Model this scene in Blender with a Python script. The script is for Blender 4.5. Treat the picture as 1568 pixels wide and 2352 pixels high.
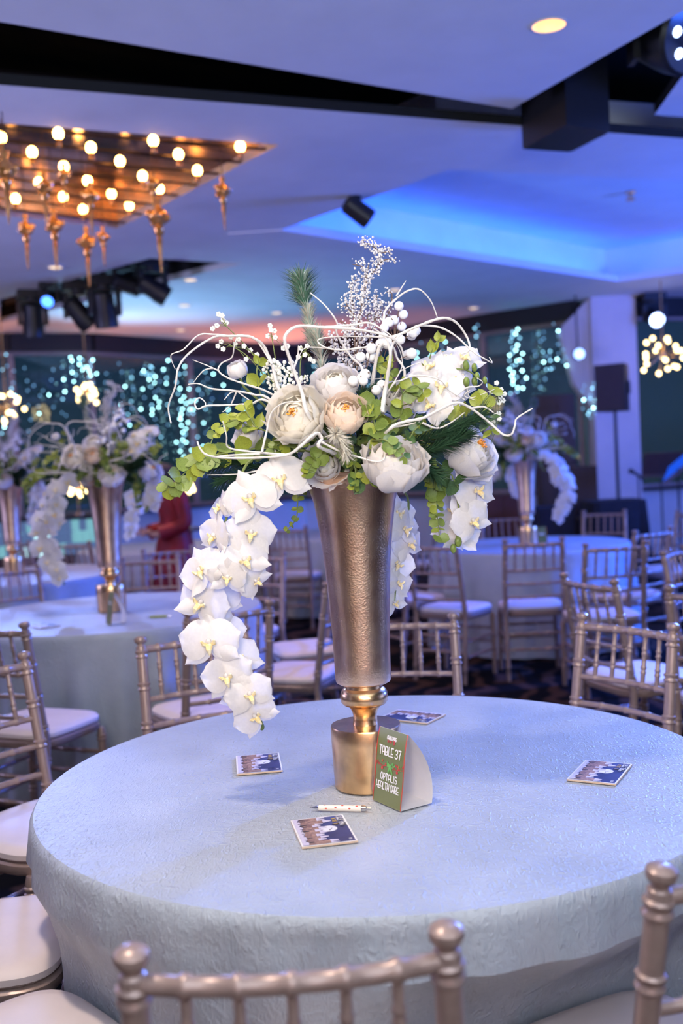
import bpy, bmesh, math, random
import numpy as np
from mathutils import Vector, Matrix, Euler, noise
from mathutils.geometry import tessellate_polygon

for o in list(bpy.data.objects):
    bpy.data.objects.remove(o)
scene = bpy.context.scene
C = bpy.context.collection
PI = math.pi
rnd = random.Random(7)

# ------------------------------------------------------------------ camera
F_PX, PITCH, ROLL, CAM_H = 2400.0, 0.04711, 0.05128, 1.465
fw = Vector((0, math.cos(PITCH), -math.sin(PITCH)))
up0 = Vector((0, math.sin(PITCH), math.cos(PITCH)))
rt0 = Vector((1, 0, 0))
rt = math.cos(ROLL) * rt0 - math.sin(ROLL) * up0
up = math.sin(ROLL) * rt0 + math.cos(ROLL) * up0
EYE = Vector((0, 0, CAM_H))
cd = bpy.data.cameras.new('camera')
cam = bpy.data.objects.new('camera', cd)
C.objects.link(cam)
m = Matrix.Identity(4)
for i in range(3):
    m[i][0], m[i][1], m[i][2], m[i][3] = rt[i], up[i], -fw[i], EYE[i]
cam.matrix_world = m
cd.sensor_fit = 'VERTICAL'
cd.sensor_height = 36.0
cd.lens = F_PX / 2352 * 36
cd.dof.use_dof = True
cd.dof.focus_distance = 2.28
cd.dof.aperture_fstop = 2.5
cd.clip_end = 400
scene.camera = cam


def ray(px, py):
    return fw + rt * ((px - 784) / F_PX) + up * ((1176 - py) / F_PX)


def onz(px, py, z):
    v = ray(px, py)
    return EYE + v * ((z - CAM_H) / v.z)


def aty(px, py, y):
    v = ray(px, py)
    return EYE + v * (y / v.y)


# ------------------------------------------------------------------ exposure, world, lights
scene.view_settings.view_transform = 'Standard'
scene.view_settings.look = 'None'
scene.view_settings.gamma = 1.0
scene.view_settings.exposure = 0.0
scene.view_settings.use_curve_mapping = False
scene.cycles.use_denoising = True
scene.cycles.use_adaptive_sampling = True
scene.cycles.adaptive_threshold = 0.06
scene.cycles.max_bounces = 5
scene.cycles.diffuse_bounces = 3
scene.cycles.transmission_bounces = 3
scene.cycles.glossy_bounces = 3
scene.cycles.transparent_max_bounces = 6
scene.cycles.sample_clamp_indirect = 4.0

HC = 3.45   # ceiling height

w = bpy.data.worlds.new('dusk_sky')
scene.world = w
w.use_nodes = True
nt = w.node_tree
nt.nodes.clear()
tc = nt.nodes.new('ShaderNodeTexCoord')
sp = nt.nodes.new('ShaderNodeSeparateXYZ')
cr = nt.nodes.new('ShaderNodeValToRGB')
bg = nt.nodes.new('ShaderNodeBackground')
ow = nt.nodes.new('ShaderNodeOutputWorld')
nt.links.new(tc.outputs['Generated'], sp.inputs[0])
nt.links.new(sp.outputs['Z'], cr.inputs[0])
nt.links.new(cr.outputs[0], bg.inputs[0])
nt.links.new(bg.outputs[0], ow.inputs[0])
cr.color_ramp.elements[0].position = 0.0
cr.color_ramp.elements[0].color = (0.03, 0.06, 0.08, 1)
cr.color_ramp.elements[1].position = 1.0
cr.color_ramp.elements[1].color = (0.01, 0.03, 0.08, 1)
for pos, col in ((0.03, (0.035, 0.075, 0.115, 1)), (0.10, (0.028, 0.065, 0.12, 1)), (0.16, (0.03, 0.06, 0.11, 1))):
    e = cr.color_ramp.elements.new(pos)
    e.color = col
bg.inputs[1].default_value = 1.0


def look_matrix(loc, target):
    d = (Vector(target) - Vector(loc)).normalized()
    return Matrix.Translation(loc) @ d.to_track_quat('-Z', 'Y').to_matrix().to_4x4()


def area(name, loc, target, sx, sy, power, col):
    l = bpy.data.lights.new(name, 'AREA')
    l.shape = 'RECTANGLE'
    l.size, l.size_y, l.energy, l.color = sx, sy, power, col
    o = bpy.data.objects.new(name, l)
    C.objects.link(o)
    o.matrix_world = look_matrix(loc, target)
    return o


def spot(name, loc, target, power, col, angle=40, blend=0.5, r=0.06):
    l = bpy.data.lights.new(name, 'SPOT')
    l.energy, l.color, l.spot_size, l.spot_blend, l.shadow_soft_size = power, col, math.radians(angle), blend, r
    o = bpy.data.objects.new(name, l)
    C.objects.link(o)
    o.matrix_world = look_matrix(loc, target)
    return o


# the photographer's diffused flash, held up beside the camera
spot('camera_flash', (-0.40, -0.15, 2.05), (-0.02, 2.3, 1.42), 145, (1.0, 0.84, 0.68), 46, 0.7, 0.28)
# unseen area lights added beside and behind the tables to tint the ceiling
area('ceiling_fill_right', (7.4, 7.5, 1.9), (6.2, 7.9, HC), 2.0, 2.0, 850, (0.05, 0.15, 1.0))
area('ceiling_fill_left', (-6.5, 5.5, 1.9), (-5.6, 5.8, HC), 2.0, 2.0, 300, (0.44, 0.44, 0.92))
area('ceiling_fill_behind', (0.8, -1.8, 1.9), (0.8, -1.1, HC), 2.0, 1.5, 400, (0.54, 0.64, 0.76))
# downlights and moving heads over the tables
spot('downlight_near', (-0.75, 1.5, HC - 0.03), (-0.2, 2.2, 0.9), 185, (1.0, 0.86, 0.74), 74, 0.6, 0.10)
spot('downlight_table_front', (0.95, 2.8, HC - 0.03), (0.35, 2.3, 0.76), 85, (0.46, 0.58, 1.0), 75, 0.7, 0.30)
spot('head_blue_right', (3.4, 6.6, HC - 0.25), (1.15, 3.5, 0.76), 1500, (0.12, 0.26, 1.0), 46, 0.8, 0.1)
spot('head_blue_tables', (4.6, 7.4, HC - 0.25), (1.8, 6.6, 0.8), 1700, (0.02, 0.12, 1.0), 75, 0.7, 0.1)
spot('head_blue_left', (-3.4, 10.6, HC - 0.3), (-1.0, 4.8, 0.8), 600, (0.20, 0.34, 1.0), 38, 0.7, 0.1)
spot('downlight_left_table', (-1.3, 4.9, HC - 0.03), (-1.2, 5.2, 0.76), 95, (1.0, 0.84, 0.78), 80, 0.8, 0.10)
spot('downlight_far', (-1.5, 8.6, HC - 0.03), (-1.4, 8.8, 0.5), 130, (1.0, 0.66, 0.66), 90, 0.8, 0.10)
spot('downlight_chairs', (0.6, 5.6, HC - 0.03), (0.6, 5.8, 0.5), 80, (1.0, 0.60, 0.62), 90, 0.8, 0.10)
spot('downlight_right_table', (1.9, 8.2, HC - 0.03), (1.8, 8.3, 0.7), 14, (0.9, 0.5, 0.8), 90, 0.8, 0.10)
# unseen lights added behind the camera for warm reflections in the vase
area('rear_wall_fill', (-1.5, -3.2, 2.2), (-1.5, -5.0, 1.6), 2.5, 0.6, 70, (1.0, 0.58, 0.38))
area('orange_tube_lamp', (1.6, -4.85, 1.5), (1.6, 0.0, 1.5), 0.05, 2.2, 14, (1.0, 0.30, 0.08))
area('side_wall_fill', (8.0, 3.2, 1.0), (10.0, 3.4, 1.9), 2.5, 0.8, 260, (0.32, 0.45, 1.0))  # added out of view so the vase reflects a blue-lit wall

# ------------------------------------------------------------------ materials
MATS = {}


def mat(name, col, rough=0.5, metal=0.0, var=0.0, scale=30.0, bump=0.0, bscale=None, emis=None, estr=0.0,
        stretch=(1, 1, 1), sheen=0.0, trans=0.0, spec=None, sss=0.0, col2=None):
    if name in MATS:
        return MATS[name]
    M = bpy.data.materials.new(name)
    M.use_nodes = True
    n = M.node_tree.nodes
    L = M.node_tree.links
    b = n['Principled BSDF']
    b.inputs['Base Color'].default_value = (*col, 1)
    b.inputs['Roughness'].default_value = rough
    b.inputs['Metallic'].default_value = metal
    if spec is not None:
        b.inputs['Specular IOR Level'].default_value = spec
    if sheen:
        b.inputs['Sheen Weight'].default_value = sheen
    if trans:
        b.inputs['Transmission Weight'].default_value = trans
    if sss:
        b.inputs['Subsurface Weight'].default_value = sss
        b.inputs['Subsurface Radius'].default_value = (0.01, 0.008, 0.006)
    if emis:
        b.inputs['Emission Color'].default_value = (*emis, 1)
        b.inputs['Emission Strength'].default_value = estr
    if var or bump or col2:
        t = n.new('ShaderNodeTexCoord')
        mp = n.new('ShaderNodeMapping')
        mp.inputs['Scale'].default_value = stretch
        L.new(t.outputs['Object'], mp.inputs[0])
        nz = n.new('ShaderNodeTexNoise')
        nz.inputs['Scale'].default_value = scale
        nz.inputs['Detail'].default_value = 5
        L.new(mp.outputs[0], nz.inputs[0])
        if var or col2:
            r = n.new('ShaderNodeValToRGB')
            c2 = col2 if col2 else tuple(min(1, c * (1 + var)) for c in col)
            c1 = col if col2 else tuple(c * (1 - var) for c in col)
            r.color_ramp.elements[0].position = 0.35
            r.color_ramp.elements[1].position = 0.65
            r.color_ramp.elements[0].color = (*c1, 1)
            r.color_ramp.elements[1].color = (*c2, 1)
            L.new(nz.outputs[0], r.inputs[0])
            L.new(r.outputs[0], b.inputs['Base Color'])
        if bump:
            nb = n.new('ShaderNodeTexNoise')
            nb.inputs['Scale'].default_value = bscale or scale
            nb.inputs['Detail'].default_value = 6
            L.new(mp.outputs[0], nb.inputs[0])
            bp = n.new('ShaderNodeBump')
            bp.inputs['Strength'].default_value = bump
            bp.inputs['Distance'].default_value = 0.01
            L.new(nb.outputs[0], bp.inputs['Height'])
            L.new(bp.outputs[0], b.inputs['Normal'])
    MATS[name] = M
    return M


def petal_mat(name, col, scale, tr=0.32):
    """thin petal: part of the light shines through"""
    M = mat(name, col, 0.55, var=0.025, scale=scale)
    n, L = M.node_tree.nodes, M.node_tree.links
    b = n['Principled BSDF']
    t = n.new('ShaderNodeBsdfTranslucent')
    src = b.inputs['Base Color'].links[0].from_socket
    L.new(src, t.inputs[0])
    mx = n.new('ShaderNodeMixShader')
    mx.inputs[0].default_value = tr
    L.new(b.outputs[0], mx.inputs[1])
    L.new(t.outputs[0], mx.inputs[2])
    L.new(mx.outputs[0], n['Material Output'].inputs[0])
    return M


def emit(name, col, s):
    return mat(name, (0.02, 0.02, 0.02), 0.4, emis=col, estr=s)


def glass_mat(name, tint, ior=1.5, rough=0.02):
    if name in MATS:
        return MATS[name]
    M = bpy.data.materials.new(name)
    M.use_nodes = True
    n = M.node_tree.nodes
    L = M.node_tree.links
    n.clear()
    o = n.new('ShaderNodeOutputMaterial')
    mx = n.new('ShaderNodeMixShader')
    lw = n.new('ShaderNodeLayerWeight')
    lw.inputs[0].default_value = 0.5
    pw = n.new('ShaderNodeMath')
    pw.operation = 'POWER'
    pw.inputs[1].default_value = 4.0
    L.new(lw.outputs['Facing'], pw.inputs[0])
    fr = n.new('ShaderNodeMath')
    fr.operation = 'MULTIPLY_ADD'
    fr.inputs[1].default_value = 0.5
    fr.inputs[2].default_value = ior
    L.new(pw.outputs[0], fr.inputs[0])
    t = n.new('ShaderNodeBsdfTransparent')
    t.inputs[0].default_value = (*tint, 1)
    g = n.new('ShaderNodeBsdfGlossy')
    g.inputs['Roughness'].default_value = rough
    L.new(fr.outputs[0], mx.inputs[0])
    L.new(t.outputs[0], mx.inputs[1])
    L.new(g.outputs[0], mx.inputs[2])
    L.new(mx.outputs[0], o.inputs[0])
    MATS[name] = M
    return M


def cloth_mat():
    """crushed, crinkled satin: many short creases as fine relief"""
    if 'crushed_cloth' in MATS:
        return MATS['crushed_cloth']
    M = bpy.data.materials.new('crushed_cloth')
    M.use_nodes = True
    n = M.node_tree.nodes
    L = M.node_tree.links
    b = n['Principled BSDF']
    b.inputs['Roughness'].default_value = 0.42
    b.inputs['Sheen Weight'].default_value = 0.05
    t = n.new('ShaderNodeTexCoord')
    nz = n.new('ShaderNodeTexNoise')
    nz.inputs['Scale'].default_value = 6
    nz.inputs['Detail'].default_value = 6
    L.new(t.outputs['Object'], nz.inputs[0])
    r = n.new('ShaderNodeValToRGB')
    r.color_ramp.elements[0].position = 0.3
    r.color_ramp.elements[1].position = 0.7
    r.color_ramp.elements[0].color = (0.36, 0.385, 0.415, 1)
    r.color_ramp.elements[1].color = (0.44, 0.465, 0.495, 1)
    L.new(nz.outputs[0], r.inputs[0])
    L.new(r.outputs[0], b.inputs['Base Color'])
    hs = []
    for sc, st in ((38.0, (1, 2.8, 1)), (52.0, (2.6, 1, 0.8)), (115.0, (1, 1.6, 1))):
        mp = n.new('ShaderNodeMapping')
        mp.inputs['Scale'].default_value = st
        mp.inputs['Rotation'].default_value = (0.2, 0.1, 0.5 * sc)
        L.new(t.outputs['Object'], mp.inputs[0])
        k = n.new('ShaderNodeTexNoise')
        k.noise_type = 'RIDGED_MULTIFRACTAL'
        k.inputs['Scale'].default_value = sc
        k.inputs['Detail'].default_value = 3
        k.inputs['Distortion'].default_value = 0.8
        L.new(mp.outputs[0], k.inputs[0])
        hs.append(k)
    a1 = n.new('ShaderNodeMath')
    L.new(hs[0].outputs[0], a1.inputs[0])
    L.new(hs[1].outputs[0], a1.inputs[1])
    a2 = n.new('ShaderNodeMath')
    a2.operation = 'MULTIPLY_ADD'
    a2.inputs[1].default_value = 0.5
    L.new(hs[2].outputs[0], a2.inputs[0])
    L.new(a1.outputs[0], a2.inputs[2])
    bp = n.new('ShaderNodeBump')
    bp.inputs['Strength'].default_value = 0.8
    bp.inputs['Distance'].default_value = 0.0032
    L.new(a2.outputs[0], bp.inputs['Height'])
    L.new(bp.outputs[0], b.inputs['Normal'])
    MATS['crushed_cloth'] = M
    return M


def carpet_mat():
    M = bpy.data.materials.new('swirl_carpet')
    M.use_nodes = True
    n = M.node_tree.nodes
    L = M.node_tree.links
    b = n['Principled BSDF']
    b.inputs['Roughness'].default_value = 0.95
    b.inputs['Specular IOR Level'].default_value = 0.1
    t = n.new('ShaderNodeTexCoord')
    wv = n.new('ShaderNodeTexWave')
    wv.inputs['Scale'].default_value = 1.3
    wv.inputs['Distortion'].default_value = 14
    wv.inputs['Detail'].default_value = 3
    wv.inputs['Detail Scale'].default_value = 1.4
    L.new(t.outputs['Object'], wv.inputs[0])
    r = n.new('ShaderNodeValToRGB')
    r.color_ramp.elements[0].position = 0.45
    r.color_ramp.elements[1].position = 0.9
    r.color_ramp.elements[0].color = (0.003, 0.0025, 0.0025, 1)
    r.color_ramp.elements[1].color = (0.06, 0.030, 0.017, 1)
    L.new(wv.outputs[1], r.inputs[0])
    L.new(r.outputs[0], b.inputs['Base Color'])
    nz = n.new('ShaderNodeTexNoise')
    nz.inputs['Scale'].default_value = 250
    L.new(t.outputs['Object'], nz.inputs[0])
    bp = n.new('ShaderNodeBump')
    bp.inputs['Strength'].default_value = 0.5
    L.new(nz.outputs[0], bp.inputs['Height'])
    L.new(bp.outputs[0], b.inputs['Normal'])
    return M


CHAIR = mat('champagne_paint', (0.34, 0.235, 0.195), 0.34, 0.30, var=0.05, scale=60)
CUSHION = mat('ivory_vinyl', (0.78, 0.65, 0.59), 0.55, var=0.03, scale=12, bump=0.03)
CLOTH = cloth_mat()
GOLD = mat('hammered_gold', (0.96, 0.62, 0.43), 0.29, 1.0, var=0.16, scale=22, bump=0.09, bscale=240)
BRASS = mat('polished_brass', (0.80, 0.50, 0.25), 0.26, 1.0, var=0.12, scale=40, bump=0.02, bscale=200)
PLASTER = mat('ceiling_plaster', (0.83, 0.83, 0.84), 0.75, var=0.03, scale=3, bump=0.05, bscale=60)
BLACK = mat('matt_black', (0.006, 0.006, 0.007), 0.7, var=0.1, scale=10)
BLACKP = mat('black_plastic', (0.012, 0.012, 0.014), 0.4, var=0.1, scale=40)
WALL = mat('wall_paint', (0.62, 0.60, 0.62), 0.8, var=0.03, scale=4)
COPPER = mat('copper_mirror', (0.66, 0.48, 0.36), 0.13, 1.0, var=0.15, scale=2, bump=0.10, bscale=4, stretch=(1, 0.15, 1))
PETAL = petal_mat('orchid_petal', (0.82, 0.77, 0.73), 18)
ROSE = petal_mat('ivory_petal', (0.93, 0.87, 0.76), 30, 0.36)
PEACH = petal_mat('peach_petal', (0.93, 0.77, 0.63), 30, 0.36)
YELLOW = mat('orchid_lip', (0.86, 0.60, 0.20), 0.5, col2=(0.88, 0.82, 0.60), scale=9)
ORANGE = mat('orange_stamen', (0.80, 0.30, 0.04), 0.6, var=0.2, scale=80)
LEAF = mat('eucalyptus_leaf', (0.15, 0.20, 0.035), 0.5, var=0.25, scale=25)
LEAF2 = mat('deep_green_leaf', (0.055, 0.11, 0.035), 0.45, var=0.3, scale=20)
LEAF3 = mat('lime_leaf', (0.25, 0.28, 0.03), 0.5, var=0.2, scale=25)
STEM = mat('green_stem', (0.16, 0.20, 0.05), 0.6, var=0.2, scale=40)
TWIG = mat('brown_twig', (0.16, 0.10, 0.07), 0.8, var=0.2, scale=50)
PINE = mat('pine_needle', (0.022, 0.058, 0.026), 0.5, var=0.3, scale=30)
FROST = mat('frosted_needle', (0.36, 0.44, 0.36), 0.7, var=0.3, scale=60)
DRYPINE = mat('snow_dusted_needle', (0.55, 0.50, 0.40), 0.8, var=0.25, scale=60)
SNOW = mat('artificial_snow', (0.60, 0.56, 0.55), 0.85, var=0.05, scale=90)
WHITEBR = mat('white_branch', (0.66, 0.61, 0.55), 0.75, var=0.08, scale=60, bump=0.2, bscale=160)
BERRY = mat('white_berry', (0.88, 0.85, 0.82), 0.35, var=0.03, scale=40)
SKIN = mat('skin', (0.55, 0.33, 0.26), 0.55, var=0.04, scale=30)
RED = mat('red_dress', (0.27, 0.004, 0.006), 0.6, var=0.15, scale=12, bump=0.1)
HAIR = mat('dark_hair', (0.05, 0.03, 0.02), 0.5, var=0.2, scale=60)
WOOD = mat('dark_wood', (0.055, 0.022, 0.014), 0.4, var=0.3, scale=4, stretch=(1, 1, 0.1))
WHITE = mat('white_card', (0.80, 0.77, 0.76), 0.6, var=0.02, scale=40)


# ------------------------------------------------------------------ mesh tools
class MB:
    def __init__(s):
        s.v, s.f, s.m = [], [], []

    def add(s, vs, fs, m=0):
        b = len(s.v)
        s.v.extend([tuple(v) for v in vs])
        for f in fs:
            s.f.append(tuple(i + b for i in f))
            s.m.append(m)

    def box(s, lo, hi, m=0, M=None):
        x0, y0, z0 = lo
        x1, y1, z1 = hi
        vs = [Vector(p) for p in ((x0, y0, z0), (x1, y0, z0), (x1, y1, z0), (x0, y1, z0), (x0, y0, z1), (x1, y0, z1), (x1, y1, z1), (x0, y1, z1))]
        if M:
            vs = [M @ v for v in vs]
        s.add(vs, [(0, 3, 2, 1), (4, 5, 6, 7), (0, 1, 5, 4), (1, 2, 6, 5), (2, 3, 7, 6), (3, 0, 4, 7)], m)

    def lathe(s, prof, n=20, m=0, M=None, cap=True):
        vs, fs = [], []
        for r, z in prof:
            for k in range(n):
                a = 2 * PI * k / n
                vs.append(Vector((r * math.cos(a), r * math.sin(a), z)))
        for j in range(len(prof) - 1):
            for k in range(n):
                fs.append((j * n + k, j * n + (k + 1) % n, (j + 1) * n + (k + 1) % n, (j + 1) * n + k))
        if cap:
            fs.append(tuple(range(n - 1, -1, -1)))
            fs.append(tuple(range((len(prof) - 1) * n, len(prof) * n)))
        if M:
            vs = [M @ v for v in vs]
        s.add(vs, fs, m)

    def tube(s, path, rad, n=8, m=0, cap=True):
        path = [Vector(p) for p in path]
        if not hasattr(rad, '__len__'):
            rad = [rad] * len(path)
        vs, fs = [], []
        t0 = (path[1] - path[0]).normalized()
        u = t0.orthogonal().normalized()
        for i, p in enumerate(path):
            if i == 0:
                t = t0
            elif i == len(path) - 1:
                t = (path[i] - path[i - 1]).normalized()
            else:
                t = (path[i + 1] - path[i - 1]).normalized()
            u = (u - t * u.dot(t))
            u = u.normalized() if u.length > 1e-6 else t.orthogonal().normalized()
            w_ = t.cross(u)
            for k in range(n):
                a = 2 * PI * k / n
                vs.append(p + (u * math.cos(a) + w_ * math.sin(a)) * rad[i])
        for j in range(len(path) - 1):
            for k in range(n):
                fs.append((j * n + k, j * n + (k + 1) % n, (j + 1) * n + (k + 1) % n, (j + 1) * n + k))
        if cap:
            fs.append(tuple(range(n - 1, -1, -1)))
            fs.append(tuple(range((len(path) - 1) * n, len(path) * n)))
        s.add(vs, fs, m)

    def ball(s, c, r, seg=8, rings=6, m=0, sc=(1, 1, 1)):
        c = Vector(c)
        vs = [c + Vector((0, 0, -r * sc[2]))]
        for j in range(1, rings):
            ph = -PI / 2 + PI * j / rings
            for k in range(seg):
                a = 2 * PI * k / seg
                vs.append(c + Vector((r * sc[0] * math.cos(ph) * math.cos(a), r * sc[1] * math.cos(ph) * math.sin(a), r * sc[2] * math.sin(ph))))
        vs.append(c + Vector((0, 0, r * sc[2])))
        fs = []
        for k in range(seg):
            fs.append((0, 1 + (k + 1) % seg, 1 + k))
            fs.append((len(vs) - 1, 1 + (rings - 2) * seg + k, 1 + (rings - 2) * seg + (k + 1) % seg))
        for j in range(rings - 2):
            for k in range(seg):
                a, b = 1 + j * seg + k, 1 + j * seg + (k + 1) % seg
                fs.append((a, b, b + seg, a + seg))
        s.add(vs, fs, m)

    def mesh(s, name, mats, smooth=True):
        me = bpy.data.meshes.new(name)
        me.from_pydata(s.v, [], s.f)
        for x in (mats if isinstance(mats, (list, tuple)) else [mats]):
            me.materials.append(x)
        if any(s.m):
            me.polygons.foreach_set('material_index', s.m)
        if smooth:
            me.polygons.foreach_set('use_smooth', [True] * len(s.f))
            try:
                me.set_sharp_from_angle(angle=math.radians(42))
            except Exception:
                pass
        me.update()
        return me


def ob(name, me, parent=None, M=None):
    if isinstance(me, tuple):
        me = me[0].mesh(name, me[1])
    o = bpy.data.objects.new(name, me)
    C.objects.link(o)
    if parent is not None:
        o.parent = parent
    if M is not None:
        o.matrix_basis = M
    return o


def tag(o, label=None, cat=None, group=None, kind=None):
    if label:
        o['label'] = label
    if cat:
        o['category'] = cat
    if group:
        o['group'] = group
    if kind:
        o['kind'] = kind
    return o


def thing(name, label, cat, loc=(0, 0, 0), rotz=0.0, group=None):
    o = bpy.data.objects.new(name, None)
    o.empty_display_size = 0.05
    C.objects.link(o)
    o.location = loc
    o.rotation_euler = (0, 0, rotz)
    return tag(o, label, cat, group)


def copy_tree(o, parent=None):
    c = o.copy()
    C.objects.link(c)
    c.parent = parent
    for ch in o.children:
        copy_tree(ch, c)
    return c


def struct(name, me, parent=None, M=None):
    o = ob(name, me, parent, M)
    o['kind'] = 'structure'
    return o


def shift(mb, v):
    v = Vector(v)
    mb.v = [tuple(Vector(p) - v) for p in mb.v]
    return mb


def smooth_path(pts, n=6):
    """Catmull-Rom through the points"""
    pts = [Vector(p) for p in pts]
    out = []
    for i in range(len(pts) - 1):
        p0 = pts[max(i - 1, 0)]
        p1, p2 = pts[i], pts[i + 1]
        p3 = pts[min(i + 2, len(pts) - 1)]
        for k in range(n):
            t = k / n
            out.append(0.5 * ((2 * p1) + (p2 - p0) * t + (2 * p0 - 5 * p1 + 4 * p2 - p3) * t * t + (3 * p1 - p0 - 3 * p2 + p3) * t ** 3))
    out.append(pts[-1])
    return out

# ================================================================== the setting
fl = MB()
fl.add([(-9, -5, 0), (10, -5, 0), (10, 19, 0), (-9, 19, 0)], [(0, 1, 2, 3)])
struct('floor', (fl, carpet_mat()))


def line_at_x(a, b, x):
    t = (x - a.x) / (b.x - a.x)
    return a + (b - a) * t


def slab(name, outer, holes, z0, th, m, edge=None):
    loops = [[Vector((p[0], p[1], z0)) for p in outer]] + [[Vector((p[0], p[1], z0)) for p in h] for h in holes]
    mb = MB()
    flat = [p for l in loops for p in l]
    mb.add(flat, [tuple(t) for t in tessellate_polygon(loops)], 0)
    for l in loops:
        n = len(l)
        vs = l + [p + Vector((0, 0, th)) for p in l]
        mb.add(vs, [(k, (k + 1) % n, n + (k + 1) % n, n + k) for k in range(n)], 1 if l is loops[0] else 0)
    return struct(name, mb.mesh(name, [m, edge or m], smooth=False))


# far window wall, a bay of straight runs (floor plan)
WALLPTS = [(-9.0, 13.6), (-6.2, 14.0), (-4.4, 14.35), (-3.4, 14.8), (-2.2, 16.2), (-0.6, 17.5), (0.9, 16.0), (2.1, 14.95), (3.25, 14.0), (3.95, 14.0), (5.6, 14.6), (7.2, 15.2), (10.0, 16.2)]

# chandelier recess, tray and far lighting slot cut in the main ceiling
rec = [onz(-260, 262, HC), onz(640, 333, HC), onz(270, 525, HC), onz(-260, 462, HC)]
rec = [(p.x, p.y) for p in rec]
tA, tB, tD = onz(647, 527, HC), onz(1030, 390, HC), onz(1420, 645, HC)
tC, tE = onz(1568, 415, HC), onz(1568, 625, HC)
tC2 = line_at_x(tB, tC, 6.6)
tE2 = line_at_x(tD, tE, 6.2)
tray = [(p.x, p.y) for p in (tA, tB, tC2, tE2, tD)]
s1 = [onz(344, 593, HC), onz(556, 606, HC), onz(468, 626, HC), onz(0, 742, HC), onz(-500, 850, HC), onz(-500, 822, HC), onz(0, 688, HC)]
slot = [(p.x, p.y) for p in s1]
mL, mR = onz(0, 195, HC), onz(1568, 318, HC)
n0, n1 = line_at_x(mL, mR, -9.0), line_at_x(mL, mR, 10.0)
outer = [(n0.x, n0.y), (n1.x, n1.y)] + [p for p in reversed(WALLPTS)]
slab('ceiling', outer, [rec, tray, slot], HC, 0.06, PLASTER, BLACK)
# near ceiling panel with its pointed corner
kL, kT, kR = onz(0, 50, HC), onz(1175, 250, HC), onz(1568, 25, HC)
a0 = line_at_x(kL, kT, -9.0)
a1 = kT + (kR - kT) * 3.2
dl = onz(1260, 58, HC)
dlh = [(dl.x + 0.083 * math.cos(2 * PI * k / 24), dl.y + 0.083 * math.sin(2 * PI * k / 24)) for k in range(24)]
slab('ceiling', [(a0.x, a0.y), (kT.x, kT.y), (a1.x, a1.y), (a1.x, -5), (-9, -5)], [dlh], HC, 0.06, PLASTER, BLACK)
q1, q2, q3 = onz(1502, 264, HC), onz(1568, 268, HC), onz(1568, 172, HC)
e2, e3 = q1 + (q2 - q1) * 30, q1 + (q3 - q1) * 9
slab('ceiling', [(q1.x, q1.y), (e2.x, e2.y), (e3.x, e3.y)], [], HC, 0.06, PLASTER, BLACK)
# black plenum above
pl = MB()
pl.add([(-9, -5, HC + 0.95), (10, -5, HC + 0.95), (10, 19, HC + 0.95), (-9, 19, HC + 0.95)], [(0, 3, 2, 1)])
struct('ceiling', (pl, BLACK))

# walls round the room
for nm, x0, y0, x1, y1 in (('wall_left', -9.1, -5, -9.0, 14), ('wall_right', 10.0, -5, 10.1, 16.4), ('wall_back', -9, -5.1, 10, -5.0)):
    b = MB()
    b.box((x0, y0, 0), (x1, y1, HC + 0.95))
    struct(nm, (b, WALL))

# tray: set-back walls, lid, and the ledge with its blue light strips
tw = MB()
cx, cy = sum(p[0] for p in tray) / 5, sum(p[1] for p in tray) / 5


def grow(poly, d):
    """offset a polygon outward by d"""
    n = len(poly)
    out = []
    ar = sum(poly[i][0] * poly[(i + 1) % n][1] - poly[(i + 1) % n][0] * poly[i][1] for i in range(n))
    sg = 1 if ar > 0 else -1
    for i in range(n):
        p0, p1, p2 = Vector(poly[i - 1]), Vector(poly[i]), Vector(poly[(i + 1) % n])
        d1, d2 = (p1 - p0).normalized(), (p2 - p1).normalized()
        n1_, n2_ = Vector((d1.y, -d1.x)) * sg, Vector((d2.y, -d2.x)) * sg
        bis = (n1_ + n2_).normalized()
        out.append(tuple(p1 + bis * (d / max(0.62, bis.dot(n1_)))))
    return out


big = grow(tray, 0.30)
TD = 0.44
n = 5
tw.add([(p[0], p[1], HC + 0.03) for p in big] + [(p[0], p[1], HC + TD) for p in big], [(k, (k + 1) % n, n + (k + 1) % n, n + k) for k in range(n)])
tw.add([(p[0], p[1], HC + TD) for p in big], [tuple(range(n))])
lg = [(p[0], p[1], HC + 0.061) for p in tray] + [(p[0], p[1], HC + 0.061) for p in big]
tw.add(lg, [(k, (k + 1) % n, n + (k + 1) % n, n + k) for k in range(n)])
struct('ceiling', (tw, PLASTER)).data.polygons.foreach_set('use_smooth', [False] * 11)
mid = grow(tray, 0.055)
for i in range(n):
    p, q = Vector(mid[i]), Vector(mid[(i + 1) % n])
    c = (p + q) / 2
    ln = (q - p).length
    d = (q - p).normalized()
    outw = Vector((d.y, -d.x))
    if outw.dot(c - Vector((cx, cy))) < 0:
        outw = -outw
    if i == 2:
        continue
    pw = {0: 2.5, 1: 2.5, 3: 7, 4: 19}[i]
    l = area('tray_led', (c.x, c.y, HC + 0.085), (c.x + outw.x * 0.25, c.y + outw.y * 0.25, HC + 0.6), 0.05, ln - 0.2, pw, (0.004, 0.10, 1.0))
    z = -(l.matrix_world.col[2].to_3d())
    yv = Vector((d.x, d.y, 0))
    zc = -z
    xv = yv.cross(zc).normalized()
    yv = zc.cross(xv).normalized()
    R = Matrix((xv, yv, zc)).transposed().to_4x4()
    l.matrix_world = Matrix.Translation((c.x, c.y, HC + 0.085)) @ R
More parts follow.
